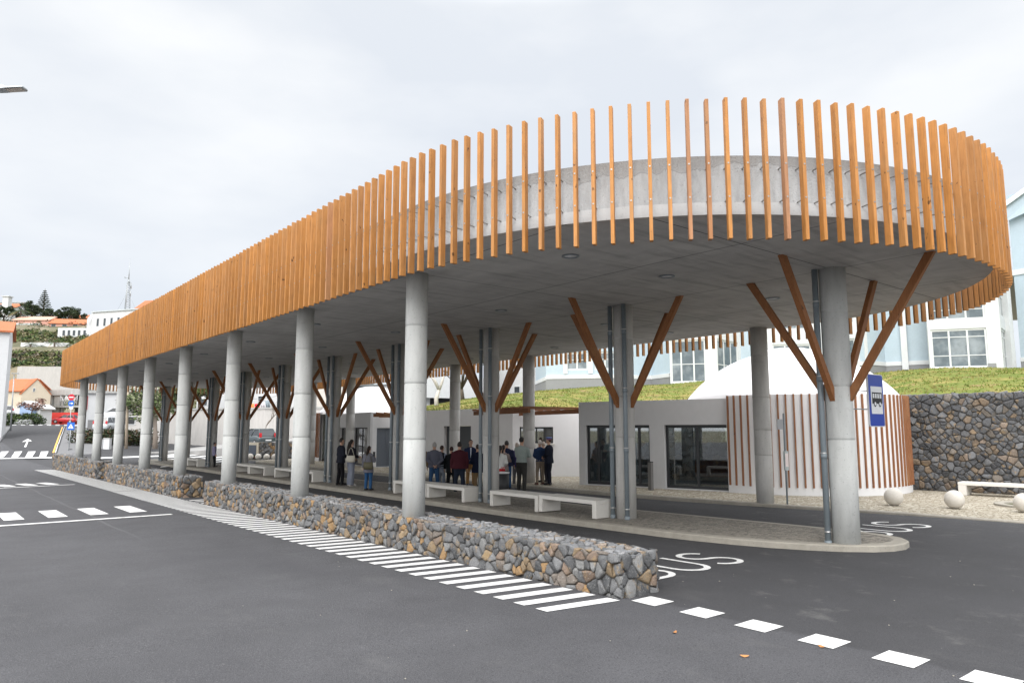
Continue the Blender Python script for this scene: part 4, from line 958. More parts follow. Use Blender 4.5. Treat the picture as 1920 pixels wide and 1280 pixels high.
topl=[XY(px,Y,z) for px,Y,z in ((2500,38,5.9),(2050,42,5.9),(1920,44.6,5.84),(1745,44.8,5.86),(1640,48,5.80),(1500,49.5,5.6),(1345,48.3,5.38),(1252,49.5,5.15),(1155,51.5,5.14),(1024,52.5,4.9),(930,57,4.68),(870,60,4.56),(800,62,4.15),(740,66,3.3),(650,75,1.8))]
nb,mr_=90,26; Bq,Tq=resample(bot,nb),resample(topl,nb)
mb=MB(); I=[]
for j in range(mr_+1):
    f=j/mr_; row=[]
    for i in range(nb):
        p=Bq[i].lerp(Tq[i],f); p.z=lerp(Bq[i].z,Tq[i].z,f**.8)+noise.noise(Vector((p.x*.35,p.y*.35,0)))*.22*math.sin(PI*f)+noise.noise(Vector((p.x*1.3,p.y*1.3,3)))*.07*math.sin(PI*min(1,f*1.0))
        if j==mr_: p.z-=.25
        row.append(mb.V(p))
    I.append(row)
for j in range(mr_):
    for i in range(nb-1): mb.Fc((I[j][i+1],I[j][i],I[j+1][i],I[j+1][i+1]),0,True)
tag(mb.build('grass_bank',M_grass),kind='structure')
bv_=[Vector(v) for v in mb.v]
mb=MB(); mb.cc=(.1,.15,.03); rg_=random.Random(4)
for k in range(34000):
    j=int(rg_.random()**1.3*mr_);i=rg_.randrange(nb-1); a,b_,c,d=(bv_[I[j][i]],bv_[I[j][i+1]],bv_[I[j+1][i+1]],bv_[I[j+1][i]])
    u_,v_=rg_.random(),rg_.random(); p=(a.lerp(b_,u_)).lerp(d.lerp(c,u_),v_)
    q=noise.noise(Vector((p.x*.5,p.y*.5,7))); h=rg_.uniform(.03,.08)*(1+.8*q)
    col=(.125,.165,.032) if q+rg_.uniform(-.3,.3)<.12 else (.23,.21,.07); f=rg_.uniform(.7,1.3); mb.cc=tuple(x*f for x in col)
    a_=rg_.uniform(0,PI); s_v=Vector((math.cos(a_),math.sin(a_),0))*rg_.uniform(.02,.05); l=Vector((rg_.uniform(-.04,.04),rg_.uniform(-.04,.04),h))
    mb.Fc((mb.V(p-s_v),mb.V(p+s_v),mb.V(p+l)),0)
tag(mb.build('grass_tufts',M_blade),kind='stuff')

# ================================================================ pale blue school on the bank
S_=thing('school_building','large pale blue school with white framed windows standing on the grass bank','building',XY(1500,52,4.5))
def sface(p0,p1,zb,segs,wm=M_blue,th=.35,plinth=True,trim=True):
    """p=(px,depth). segs: storeys [(z0,z1,[(f0,f1,za,zb,cuts,rails)])]"""
    A=XY(p0[0],p0[1],6.5);B=XY(p1[0],p1[1],6.5); A.z=B.z=0
    if ((B-A).x*ct-(B-A).y*st)<0: A,B=B,A; flip=True
    else: flip=False
    A2,B2=(A.x,A.y),(B.x,B.y); L=(B-A).length
    for z0,z1,ws in segs:
        W=[]
        for w in ws:
            f0,f1=(1-w[1],1-w[0]) if flip else (w[0],w[1]); W.append((f0*L,f1*L,w[2],w[3]))
        mb=MB(); facade(mb,A2,B2,th,z0,z1,W); mb.build('wall',wm,S_)
        for w,q in zip(ws,W):
            glazing(S_,A2,B2,*q,w[4],off=.06,gm=M_glass3,fw=.10,fm=M_wtrim,rails=w[5])
    if plinth: mb=MB(); mb.wallbox(A2,B2,.3,zb-1.2,zb+.45,0,-.05); mb.build('plinth',M_plinth,S_)
    if trim: mb=MB(); mb.wallbox(A2,B2,.3,zb+.452,zb+.72,0,-.08); mb.build('trim',M_wtrim,S_)
M_glass3=mat('school_glass',(.09,.12,.14),.12,.35,.6,spec=.6,col2=(.20,.23,.25),c2=(.45,.6))
Z=5.6
def st2(ws,z0=4.0,tp=11.8):
    return [(z0,8.55,[(a,b,c,d,cu,ra) for a,b,c,d,cu,ra in ws]),(8.55,tp,[(a,b,9.0,tp-.5,cu,(10.3,)) for a,b,c,d,cu,ra in ws])]
sface((2200,38.5),(1914,45.0),5.8,[(4,17,[])],trim=True)
# gable of the right wing
A=XY(2200,38.5);B=XY(1914,45.0); mb=MB(); n_=Vector((st,ct,0)); m_=XY(2120,40.5)
up=lambda v,z:Vector((v.x,v.y,z)); f=[up(A,16.98),up(B,16.0),up(B,16.05),up(m_,19.0),up(A,18.2)]
mb.poly([up(B,15.2)-n_*.01,up(A,16.99)-n_*.01,up(A,18.3)-n_*.01,up(m_,19.2)-n_*.01,up(B,16.3)-n_*.01][::-1]); mb.build('gable',M_blue,S_)
mb=MB(); q0,q1=up(B,16.3),up(m_,19.2); mb.obox((q0+q1)/2-n_*.1,(q1-q0)/2,n_*.25,(0,0,.12)); mb.build('roof_edge',M_wtrim,S_)
mb=MB(); B2=XY(1911,44.9); p=XY(1899,45.2); mb.wallbox((p.x,p.y),(B2.x,B2.y),.5,4.5,15.6,0,-.1); mb.build('pilaster',M_wtrim,S_)
sface((1896,46.2),(1880,43.2),5.8,[(5.0,5.75,[])]+st2([(.08,.92,5.78,8.2,(.33,.66),(6.55,7.7))],5.75),M_wtrim,plinth=False,trim=False)
sface((1880,43.2),(1743,44.6),5.8,[(5.0,5.75,[])]+st2([(.19,.965,5.78,8.2,(.33,.66),(6.55,7.7))],5.75)[:1]+[(8.55,11.8,[(.19,.965,8.75,11.3,(.33,.66),(9.4,))])],M_wtrim,plinth=False,trim=False)
mb=MB(); a_,b_=XY(1862,43.36),XY(1878,43.2); mb.wallbox((a_.x,a_.y),(b_.x,b_.y),.05,5.2,6.0,0,-.06); mb.build('plinth',M_plinth,S_)
sface((1743,46.2),(1660,47.6),5.75,[(4.5,11.8,[])]); sface((1660,47.6),(1622,46.4),5.75,[(4.5,11.8,[])])
mb=MB(); a_,b_=XY(1700,46.95),XY(1712,46.75); mb.wallbox((a_.x,a_.y),(b_.x,b_.y),.2,5.9,11.8,0,-.12); mb.build('pilaster',M_wtrim,S_)
sface((1622,46.4),(1536,49.4),5.7,st2([(.2,.8,6.3,8.0,(.5,),())],4.5),M_wtrim)
sface((1536,49.4),(1440,49.6),5.6,[(4.5,8.45,[(.14,.9,6.3,7.9,(.33,.66),(7.5,))]),(8.45,11.8,[(.14,.9,8.9,11.0,(.33,.66),(9.6,))])],M_wtrim)
sface((1440,49.6),(1390,50.2),5.5,[(4.5,11.8,[])])
sface((1390,50.2),(1345,47.6),5.4,[(4.2,5.3,[])]+st2([(.12,.97,5.35,8.05,(.33,.66),(6.35,))],5.3),M_wtrim,plinth=False,trim=False)
sface((1345,47.6),(1256,48.6),5.3,[(4.2,5.1,[])]+st2([(.24,.98,5.15,8.05,(.30,.66),(6.4,))],5.1),M_wtrim,plinth=False,trim=False)
sface((1256,49.2),(1222,51.4),5.15,[(4,11.8,[])]); sface((1222,51.4),(1160,50.8),5.15,[(4,11.8,[])])
sface((1160,50.8),(1024,52.0),5.2,[(4,8.2,[(.04,.33,6.25,7.55,(.5,),(7.0,)),(.42,.72,6.25,7.55,(.5,),(7.0,))]),(8.2,11.8,[(.04,.33,9.0,10.8,(.5,),()),(.42,.72,9.0,10.8,(.5,),())])],M_blue)
mb=MB(); A=XY(1024,52);B=XY(1160,50.8)
for a0,a1 in ((.25,.31),(.60,.66),(.97,1)): p=A.lerp(B,a0);q=A.lerp(B,a1); mb.wallbox((p.x,p.y),(q.x,q.y),.1,6.0,11.8,0,-.07)
mb.build('pilaster',M_wtrim,S_)
sface((1004,57),(1024,52.0),5.1,[(4,11.8,[])])
pl_=[XY(px,Y) for px,Y in ((2200,38.7),(1905,45.5),(1896,46.3),(1880,43.4),(1743,44.8),(1743,46.4),(1660,47.8),(1622,46.6),(1536,49.6),(1390,50.4),(1345,47.9),(1256,48.8),(1222,51.6),(1160,51),(1024,52.2),(1004,57.2),(1010,75),(2300,60))]
mb=MB(); mb.prism([(p.x,p.y) for p in pl_][::-1],11.75,12.1); mb.build('roof',M_wtrim,S_)
# ================================================================ trees, palms, bushes
def leafm(name,dry=False): return mat(name,tint=True,rough=.65,var=.22,vs=1.3,spec=.3)
M_leaf=leafm('foliage')
def leaves(mb,c,r,n,s,cols,rg,sq=(1,1,1),shell=.35):
    for k in range(n):
        v=Vector((rg.gauss(0,1),rg.gauss(0,1),rg.gauss(0,1))).normalized()*(shell+(1-shell)*rg.random()**.6); p=Vector(c)+Vector((v.x*r*sq[0],v.y*r*sq[1],v.z*r*sq[2]))
        col=rg.choice(cols); f=rg.uniform(.65,1.35); mb.cc=tuple(x*f for x in col)
        a=Vector((rg.gauss(0,1),rg.gauss(0,1),rg.gauss(0,.6))).normalized(); b=a.orthogonal().normalized(); b=Matrix.Rotation(rg.uniform(0,6.3),3,a)@b; z=s*rg.uniform(.6,1.3)
        mb.poly([p-a*z*.5,p+b*z*.28,p+a*z*.5,p-b*z*.28])
GREEN=[(.05,.085,.025),(.075,.12,.03),(.03,.055,.02),(.11,.14,.04)]
DARK=[(.025,.045,.02),(.04,.06,.025),(.015,.03,.015),(.06,.08,.03)]
DRY=[(.13,.13,.05),(.18,.16,.08),(.09,.11,.04),(.22,.19,.12)]
def tree(name,label,base,h,cr,cols,seed,n=26,lf=130,ls=.35,tr=.18,bark=M_bark,cat='tree',sq=.7,th=.4,group=None,spread=1.):
    rg=random.Random(seed); root=thing(name,label,cat,base,group); b=Vector(base); mb=MB(); top=b+Vector((rg.uniform(-.3,.3),rg.uniform(-.3,.3),h*th))
    mb.tube([b-Vector((0,0,.3)),b.lerp(top,.5)+Vector((rg.uniform(-.1,.1),0,0)),top],[tr*1.3,tr,tr*.75],9); lc=[]
    c=b+Vector((0,0,h-cr*sq))
    for k in range(n):
        v=Vector((rg.gauss(0,1),rg.gauss(0,1),rg.gauss(0,.8))).normalized(); v*=rg.uniform(.45,1.); p=c+Vector((v.x*cr*spread,v.y*cr*spread,v.z*cr*sq)); lc.append(p)
        if k%2==0: m=top.lerp(p,.5)+Vector((0,0,-.08*cr)); mb.tube([top,m,p],[tr*.45,tr*.25,tr*.06],5)
    mb.build('trunk',bark,root)
    if lf:
        mb=MB(); mb.cc=(.1,.1,.1)
        for p in lc: leaves(mb,p,cr*rg.uniform(.22,.38),lf,ls,cols,rg,(1,1,.7))
        mb.build('crown',M_leaf,root)
    return root
def bush(name,label,pts,r,cols,seed,lf=300,ls=.3,cat='bush',sq=.8):
    rg=random.Random(seed); root=thing(name,label,cat,pts[0]); mb=MB(); mb.cc=(.1,.1,.1)
    for p in pts: leaves(mb,p,r*rg.uniform(.8,1.15),lf,ls,cols,rg,(1,1,sq),.5)
    mb.build('foliage',M_leaf,root); mb=MB()
    for p in pts[::2]: mb.tube([Vector(p)-Vector((0,0,r*sq*1.3)),p,Vector(p)+Vector((rg.uniform(-.3,.3)*r,0,r*.5))],[.06,.04,.02],5)
    mb.build('stem',M_bark,root); return root
def palm(base,h,fl,label,seed,n=26,group=None):
    rg=random.Random(seed); root=thing('palm_tree',label,'palm',base,group); b=Vector(base); top=b+Vector((rg.uniform(-.2,.2),0,h)); mb=MB(); mb.tube([b-Vector((0,0,.4)),b.lerp(top,.5),top],[.28,.22,.24],9); mb.build('trunk',M_bark,root)
    mb=MB(); mb.cc=(.1,.1,.1)
    for k in range(n):
        a=2*PI*k/n*2.4; e=rg.uniform(-.2,1.1); d=Vector((math.cos(a)*math.cos(e),math.sin(a)*math.cos(e),math.sin(e))); p=top.copy(); prev=None; side=d.cross(Vector((0,0,1))).normalized()
        col=rg.choice(DARK+GREEN[:2] if e>-.0 else DRY)
        for i in range(9):
            w=fl*.16*math.sin(PI*(i+.6)/10); dz=Vector((0,0,-.045*i*fl*.35)); q=p+d*fl/8
            q+=dz; mb.cc=tuple(x*rg.uniform(.7,1.3) for x in col)
            for s in (-1,1): mb.poly([p,p+(q-p)*.45,p+(q-p)*1.3+side*s*w-Vector((0,0,w*.5)),p+(q-p)*.8+side*s*w-Vector((0,0,w*.5))])
            p=q
    mb.build('crown',M_leaf,root); return root
# trees on the bank
p=XY(818,56,3.9); rg=random.Random(21); root=thing('bare_tree','pale leafless tree with forked white branches on the grass crest','tree',p); mb=MB()
def branch(mb,p,d,L,r,k,rg):
    q=p+d*L; m=p.lerp(q,.5)+Vector((rg.uniform(-.1,.1),rg.uniform(-.1,.1),.05))*L; mb.tube([p,m,q],[r,r*.85,r*.68],6)
    if k==0: return
    for i in range(3 if k>2 else 2):
        n_=(d+Vector((rg.uniform(-.9,.9),rg.uniform(-.9,.9),rg.uniform(-.05,.45)))).normalized(); branch(mb,q,n_,L*rg.uniform(.62,.85),r*.62,k-1,rg)
branch(mb,p-Vector((0,0,.3)),Vector((.1,-.05,1)).normalized(),1.5,.19,4,rg); mb.build('branches',M_barkp,root)
tree('pine_tree','dark spreading evergreen tree with bare forked stems behind the pale leafless tree',XY(868,60,4.5),5.8,3.0,DARK+[(.09,.09,.05)],31,34,120,.3,.16,M_bark,sq=.5,th=.15)
H_=thing('pavilion','low building with a white roof edge and shade-painted front behind the leafless tree','building',XY(840,70,3))
a_,b_=XY(770,68),XY(935,72); mb=MB(); mb.wallbox((a_.x,a_.y),(b_.x,b_.y),8,2.5,5.0); mb.build('wall',paint('dark_shade_wall',(.06,.06,.065)),H_)  # solid wall, the shade of an open front is put into its colour
mb=MB(); mb.wallbox((a_.x,a_.y),(b_.x,b_.y),9,5.0,7.0,0,-1.2); mb.build('roof',M_wtrim,H_)
for px in (800,860,900): p=XY(px,68.5-.3); mb=MB(); mb.box(p.x-.2,p.x+.2,p.y-.2,p.y+.2,2.6,5.0); mb.build('post',M_wtrim,H_)

# ================================================================ hill on the left
HY=[110,118,128,150,163,166,167.5,176,188,194,218,250,300,340,420,600]; HV=[1.2,2.7,3.0,5.2,8.2,9.2,15.8,18.5,23.2,24.4,32.8,40,47,50.5,52,50]
def hz(px,Y): return interp(HY,HV,Y)*lerp(1,.22,sm(430,800,px))+noise.noise(Vector((px*.01,Y*.03,0)))*1.0*sm(128,150,Y)
mb=MB(); PX=list(range(-1500,2200,30)); YS=sorted(set(HY+[123,135,142,157,171,182,200,206,212,226,234,242,260,270,285,320,380,500]))
I=[[mb.V(XY(px,Y,hz(px,Y))) for px in PX] for Y in YS]
for j in range(len(YS)-1):
    for i in range(len(PX)-1): mb.Fc((I[j][i],I[j][i+1],I[j+1][i+1],I[j+1][i]),0,True)
tag(mb.build('hill',M_earth),kind='structure')
def zy(py,Y): return WD(960,py,Y).z
# scrub on the two terraces
def scrub(name,label,px0,px1,Y0,Y1,n,cols,seed,r=1.4):
    rg=random.Random(seed); mb=MB(); mb.cc=(.1,.1,.1)
    for k in range(n):
        px=rg.uniform(px0,px1);Y=rg.uniform(Y0,Y1); c=rg.choice(cols); leaves(mb,XY(px,Y,hz(px,Y)+.2),r*rg.uniform(.6,1.3),60,.62,[c,tuple(x*.6 for x in c),tuple(x*1.3 for x in c)],rg,(1.3,1.3,.75),.4)
    tag(mb.build(name,M_leaf),kind='stuff')
scrub('scrub','',-60,330,197,217,420,GREEN+DRY,41,1.0); scrub('scrub','',-60,330,169,183,420,GREEN+DRY+[(.12,.10,.08)],42,.9)
scrub('scrub','',-200,330,225,300,160,DARK+GREEN[:1],43,2.2); scrub('scrub','',60,700,130,160,120,GREEN+DRY,44,1.2)
def house(name,label,p0,p1,D,zb,ze,wm,roof=None,rh=2.,ridge='p',wins=(),cat='house',over=.35,wc=None,shutter=None):
    A=XY(p0[0],p0[1],(zb+ze)/2);B=XY(p1[0],p1[1],(zb+ze)/2); A.z=B.z=0; u=(B-A).normalized(); n=Vector((-u.y,u.x,0)); L=(B-A).length; root=thing(name,label,cat,up((A+B)/2,zb))
    pt=lambda s,d,z: up(A+u*s+n*d,z)
    mb=MB(); mb.hexa([pt(0,0,zb-1.5),pt(L,0,zb-1.5),pt(L,D,zb-1.5),pt(0,D,zb-1.5),pt(0,0,ze),pt(L,0,ze),pt(L,D,ze),pt(0,D,ze)])
    if roof and ridge=='g': 
        for d_ in (0,D): mb.poly([pt(0,d_,ze),pt(L,d_,ze),pt(L/2,d_,ze+rh)])
    if roof and ridge=='p':
        for s in (0,L): mb.poly([pt(s,0,ze),pt(s,D,ze),pt(s,D/2,ze+rh)])
    mb.build('wall',wm,root)
    if roof:
        mb=MB(); o=over
        if ridge=='p':
            for d0,d1 in ((-o,D/2),(D+o,D/2)): mb.hexa([pt(-o,d0,ze-.12),pt(L+o,d0,ze-.12),pt(L+o,d1,ze+rh),pt(-o,d1,ze+rh),pt(-o,d0,ze+.08),pt(L+o,d0,ze+.08),pt(L+o,d1,ze+rh+.2),pt(-o,d1,ze+rh+.2)])
        elif ridge=='g':
            for s0,s1 in ((-o,L/2),(L+o,L/2)): mb.hexa([pt(s0,-o,ze-.12),pt(s0,D+o,ze-.12),pt(s1,D+o,ze+rh),pt(s1,-o,ze+rh),pt(s0,-o,ze+.08),pt(s0,D+o,ze+.08),pt(s1,D+o,ze+rh+.2),pt(s1,-o,ze+rh+.2)])
        else: mb.hexa([pt(-o,-o,ze),pt(L+o,-o,ze),pt(L+o,D+o,ze),pt(-o,D+o,ze),pt(-o,-o,ze+.3),pt(L+o,-o,ze+.3),pt(L+o,D+o,ze+.3),pt(-o,D+o,ze+.3)])
        mb.build('roof',roof,root)
    for (f0,f1,za,zc) in wins:
        mb=MB(); w=.07; a,b=f0*L,f1*L
        for s0,s1,z0,z1 in ((a-w,b+w,za-w,za),(a-w,b+w,zc,zc+w),(a-w,a,za,zc),(b,b+w,za,zc)): mb.hexa([pt(s0,-.06,z0),pt(s1,-.06,z0),pt(s1,.05,z0),pt(s0,.05,z0),pt(s0,-.06,z1),pt(s1,-.06,z1),pt(s1,.05,z1),pt(s0,.05,z1)])
        fr=mb.build('window',wc or M_wtrim,root); mb=MB(); mb.hexa([pt(a,-.02,za),pt(b,-.02,za),pt(b,.05,za),pt(a,.05,za),pt(a,-.02,zc),pt(b,-.02,zc),pt(b,.05,zc),pt(a,.05,zc)]); mb.build('pane',shutter or M_wpane,fr)
    return root
M_wpane=paint('dark_pane',(.05,.06,.07),.2,.1); M_hw=paint('house_white',(.60,.61,.62),.85,.05); M_pink=paint('pink_render',(.62,.34,.27)); M_cream=paint('cream_render',(.60,.53,.42)); M_gconc=concrete('raw_concrete',(.40,.40,.39))
M_ret=concrete('pale_retaining_concrete',(.46,.445,.43),.10)
def zz(py,Y): return WD(960,py,Y).z
# far left white gable house beside the street
house('gabled_house','tall white house with an orange tiled gable roof at the left edge of the photo',(-140,80),(11,84),10,2,zz(622,84),M_hw,M_tile,1.6,'p',[(.3,.42,6,8)])
A=XY(9,84); 
# cream house with orange roof
house('cream_house','cream gabled house with an orange tiled roof below the grey retaining wall',(-10,128),(36,128),9,3,zz(733,128),M_cream,M_tile,zz(709,128)-zz(733,128),'p',[(.3,.5,4.2,5.4)])
house('cream_gable_house','cream gable end with one tiny dark window, joined to the orange roof',(38,127.5),(93,131),8,3,zz(738,128),M_cream,M_tile,zz(710,128)-zz(738,128),'g',[(.385,.43,zz(733,128),zz(727,128))],over=.1)
house('blue_shed','small blue walled outbuilding with a white gable beyond the hedge',(58,120.6),(75,122),3,3,zz(763,122),paint('sky_blue_render',(.35,.47,.68)),M_hw,.8,'p',())
house('white_shed','small white gabled outbuilding between the blue shed and the red fence',(75,121),(97,122.8),3,3,zz(766,121),M_hw,M_hw,.6,'p',())
house('long_white_wall','long low white garden wall behind the clipped hedge',(-20,124),(58,124),.4,3,zz(765,124),M_hw,None,cat='wall')
K=thing('unfinished_building','raw grey concrete building frame with scaffolding behind the traffic signs','building',XY(118,136,3))
a_,b_=XY(90,136),XY(150,134)
for z0,z1,o_ in ((zz(741,136),zz(731,136),-.3),(zz(764,136),zz(760.5,136),-.6)): mb=MB(); mb.wallbox((a_.x,a_.y),(b_.x,b_.y),6,z0,z1,0,o_); mb.build('floor_slab',M_gconc,K)
mb=MB(); mb.wallbox((a_.x,a_.y),(b_.x,b_.y),.3,2.5,zz(741,136),0,5.5); mb.build('wall',M_core,K)
for f0,f1 in ((0,.06),(.12,.30),(.36,.40),(.95,1)):
    p=a_.lerp(b_,f0);q=a_.lerp(b_,f1); mb=MB(); mb.wallbox((p.x,p.y),(q.x,q.y),.4,2.5,zz(741,136)); mb.build('pier',M_gconc,K)
mb=MB()
for k in range(4):
    p=a_.lerp(b_,.42+k*.17)-Vector((st,ct,0))*.9; mb.tube([up(p,zz(760,136)),up(p,zz(742,136))],.05,5)
    if k<3: q=a_.lerp(b_,.42+(k+1)*.17)-Vector((st,ct,0))*.9; mb.tube([up(p,zz(758,136)),up(q,zz(744,136))],.04,5); mb.tube([up(p,zz(750,136)),up(q,zz(750,136))],.04,5); mb.tube([up(q,zz(758,136)),up(p,zz(744,136))],.04,5)
mb.build('scaffold',M_hw,K)
house('red_fence','bright red painted boundary panel behind the red car',(84,126.5),(150,126),.2,3,zz(773,126),paint('red_paint',(.55,.04,.03)),None,cat='fence')
K=house('hill_retaining_wall','high pale grey weathered retaining wall across the hillside above the cream house',(30,165.3),(420,165.3),1.2,8,zz(687,165.3),M_ret,None,cat='wall')
K=house('terrace_wall','white garden wall with a dark red panel on the hillside, palms in front of it',(38,192),(128,193),.4,zz(662,192)-1,zz(642,192),M_hw,None,cat='wall'); 
A=XY(70,191.6);B=XY(90,191.7); mb=MB(); mb.wallbox((A.x,A.y),(B.x,B.y),.2,zz(659,192),zz(654,192)); mb.build('red_panel',paint('dark_red_panel',(.30,.02,.03)),K)
house('grey_garage','small grey flat wall above the white terrace wall, beside the palms',(80,198),(100,198),3,zz(650,198),zz(640,198),M_gconc,None,cat='outbuilding')
# pink house
house('pink_house','long low pink house with a pale garage front on the hill crest',(24,232),(92,232),8,zz(620,232),zz(600,232),M_pink,paint('pink_roof',(.60,.36,.27)),1.6,'p',[(.1,.75,zz(612,232),zz(606,232))],shutter=paint('pale_shutter',(.55,.58,.58)))
house('pink_wing','pink wing with an orange tiled roof and three windows beside the pink house',(92,228),(160,230),8,zz(620,228),zz(606,228),M_pink,M_tile,zz(595,228)-zz(606,228),'p',[(.06,.18,zz(613,228),zz(606.6,228)),(.36,.48,zz(613,228),zz(606.6,228)),(.66,.78,zz(613,228),zz(606.6,228))])
house('small_hill_house','small white house with an orange roof peeping over the pink wing',(130,250),(166,250),7,zz(605,250),zz(597,250),M_hw,M_tile,1.6,'p',())
house('crest_house','white house with orange roofs at the top left corner of the hill',(-40,262),(28,262),8,zz(592,262),zz(577,262),M_hw,M_tile,zz(567,262)-zz(577,262),'p',[(.55,.7,zz(575,262),zz(571,262))])
house('crest_tower','square white chimney tower rising from the house at the top left',(4,258),(15,258),2,zz(580,258),zz(556,258),M_hw,M_hw,.3,'f',(),cat='tower')
house('crest_villa','flat roofed white villa behind the palm at the top left',(-60,285),(44,285),8,zz(592,285),zz(568,285),M_hw,M_gconc,.3,'f',[(.45,.55,zz(578,285),zz(573,285)),(.7,.76,zz(578,285),zz(574,285))])
# white institution
K=house('white_institution_wing','white lower wing with five tall dark windows on square piers below the pink house',(108,205),(168,205),10,zz(641,205),zz(614.5,205),M_hw,None,0,'p',[(f,f+.08,zz(629,205),zz(619,205)) for f in (.15,.31,.47,.63,.80)],cat='building',wc=M_hw)
A=XY(108,205)
house('lower_storey_block','shaded open ground storey under the white wing with a red doorway',(116,206),(170,206),6,zz(665,206),zz(641,206),paint('shade_grey_wall',(.28,.31,.31)),None,0,'p',[(.14,.33,zz(655,206),zz(642.5,206))],cat='building',shutter=paint('dark_red_panel',(.3,.02,.03)),wc=M_hw)  # solid block, the open storey's shade is put into its grey
house('white_institution','large white flat roofed building with tall windows on the hill, right of the pink wing',(172,200),(420,186),14,zz(660,200),zz(586,200),M_hw,paint('pale_metal_roof',(.5,.54,.56)),.4,'f',[(f,f+.018,zz(612,200),zz(598,200)) for f in (.035,.09,.145,.2,.255,.31)],cat='building',wc=M_hw)
house('angled_white_block','receding side of the white hill building with a row of narrow windows',(161,214),(172,200.5),2,zz(660,205),zz(591,207),M_hw,None,0,'p',[(f,f+.07,zz(612,207),zz(602,207)) for f in (.15,.35,.55,.75)],cat='building')
house('orange_building','orange rendered building with a ribbed tiled roof showing above the timber slats',(250,210),(330,206),9,zz(600,210),zz(582,210),paint('orange_render',(.70,.27,.16)),M_tile,zz(560,210)-zz(582,210),'p',())
# mast
K=thing('radio_mast','slender grey lattice radio mast with antennas rising over the hill','mast',XY(240,205,zz(590,205))); mb=MB(); b0=XY(237,205,zz(590,205)); b0.z=0; zb,zt_=zz(590,205),zz(528,205)
legs=[]
for k in range(3):
    a=2*PI*k/3; o_=Vector((math.cos(a),math.sin(a),0)); legs.append(o_); mb.tube([up(b0+o_*.9,zb),up(b0+o_*.45,zt_)],.10,5)
for i in range(14):
    f=i/14;f2=(i+1)/14
    for k in range(3):
        q=lambda kk,ff:up(b0+legs[kk%3]*lerp(.9,.45,ff),lerp(zb,zt_,ff)); mb.tube([q(k,f),q(k+1,f2)],.06,4)
mb.build('lattice',M_metal,K)
mb=MB(); mb.tube([up(b0,zt_),up(b0,zz(510,205)),up(b0,zz(486,205))],[.18,.11,.05],6); mb.build('spire',M_metal,K)
for px,py,l,w in ((246,531,1.6,.35),(244.5,546,1.4,.4),(234,519,.15,.3),(242,524,1.2,.4)):
    mb=MB(); p=WD(px,py,205); mb.tube([p-Vector((0,0,l)),p],w*.5,7); mb.tube([p-Vector((0,0,.3)),up(b0,p.z-.3)],.09,5); mb.build('antenna',M_metal,K)
for px in (218,256):
    mb=MB(); mb.tube([up(XY(px,205,zz(585,205)),zz(585,205)),up(b0,zz(545,205))],.035,4); mb.build('guy_wire',M_metal,K)
# crest trees
def norfolk(base,h,label):
    root=thing('norfolk_pine',label,'tree',base); b=Vector(base); mb=MB(); mb.tube([b,b+Vector((0,0,h))],[.35,.06],8); mb.build('trunk',M_bark,root); mb=MB(); mb.cc=(.1,.1,.1); rg=random.Random(2)
    for i in range(14):
        z=h*(.10+.88*i/14); L=h*.30*(1-i/14.4)**1.0+.12
        for k in range(7):
            a=2*PI*k/7+i*.5; d=Vector((math.cos(a),math.sin(a),.12))
            for j in range(9):
                p=b+Vector((0,0,z))+d*L*(j+1)/9; leaves(mb,p,.26*(1-j/14)*max(.4,L/4),5,.42,DARK,rg,(1,1,.25))
    mb.build('crown',M_leaf,root)
norfolk(XY(80,240,zz(600,240)),zz(541,240)-zz(600,240),'tall tiered norfolk pine standing highest on the hill crest')
tree('crest_tree','dark wide crowned tree left of the tiered pine on the crest',XY(60,242,zz(600,242)),zz(563,242)-zz(600,242),3.4,DARK,51,26,110,.55,.3,sq=.8)
tree('crest_tree','dark low tree touching the right foot of the tiered pine',XY(92,238,zz(604,238)),5.0,2.3,DARK,52,18,100,.5,.3,sq=.8)
tree('crest_tree','pointed dark tree just left of the round crowned tree on the crest',XY(108,236,zz(604,236)),zz(577,236)-zz(604,236),1.7,DARK,53,16,110,.5,.3,sq=1.1)
tree('crest_tree','broad round dark crown above the orange roofed pink wing',XY(134,240,zz(606,240)),zz(576,240)-zz(606,240),3.1,DARK,54,34,120,.5,.3,sq=.75,spread=1.3)
tree('crest_tree','dark low trees below the house at the top left corner',XY(8,240,zz(606,240)),5.6,3.0,DARK,55,26,110,.55,.3,sq=.7,spread=1.5)
palm(XY(38,236,zz(602,236)),zz(583,236)-zz(602,236),3.4,'large palm with drooping fronds above the pink house',61,34)
for i,(px,y0,y1,f,l) in enumerate(((55,660,645,1.9,'leftmost small palm against the white terrace wall'),(78,660,650,1.3,'smallest palm in front of the dark red panel'),(102,662,641,2.2,'tall thin palm right of the dark red panel'),(125,662,648,1.8,'palm beside the piers of the white wing'),(43,658,652,1.1,'tiny palm at the left end of the terrace wall'))):
    palm(XY(px,190.5,zz(y0+2,190)),zz(y1,190)-zz(y0+2,190),f,l,70+i,16,'small palms on the hillside terrace')
bush('clipped_hedge','thick dark green hedge along the far street behind the thin lamp post',[XY(px,116.5,zz(786,116.5)) for px in range(4,66,5)],1.25,GREEN+DARK,81,260,.32,'hedge')
bush('flowering_bush','low bush sprinkled with white blossom at the street corner',[XY(px,115,zz(792,115)) for px in (34,40,46,52)],.75,[(.5,.5,.52),(.4,.42,.4),(.10,.14,.05)],82,160,.3)
bush('corner_bush','small dark green bush between the white blossom and the red fence',[XY(px,116,zz(789,116)) for px in (56,63,70,76)],.8,DARK+GREEN[:1],83,180,.3)
tree('reddish_tree','small twiggy tree with a reddish haze of twigs in front of the cream house',XY(56,118,zz(790,118)),zz(744,118)-zz(790,118),2.0,[(.22,.11,.09),(.28,.16,.13),(.15,.09,.07)],84,26,26,.3,.12,sq=.6,th=.45)
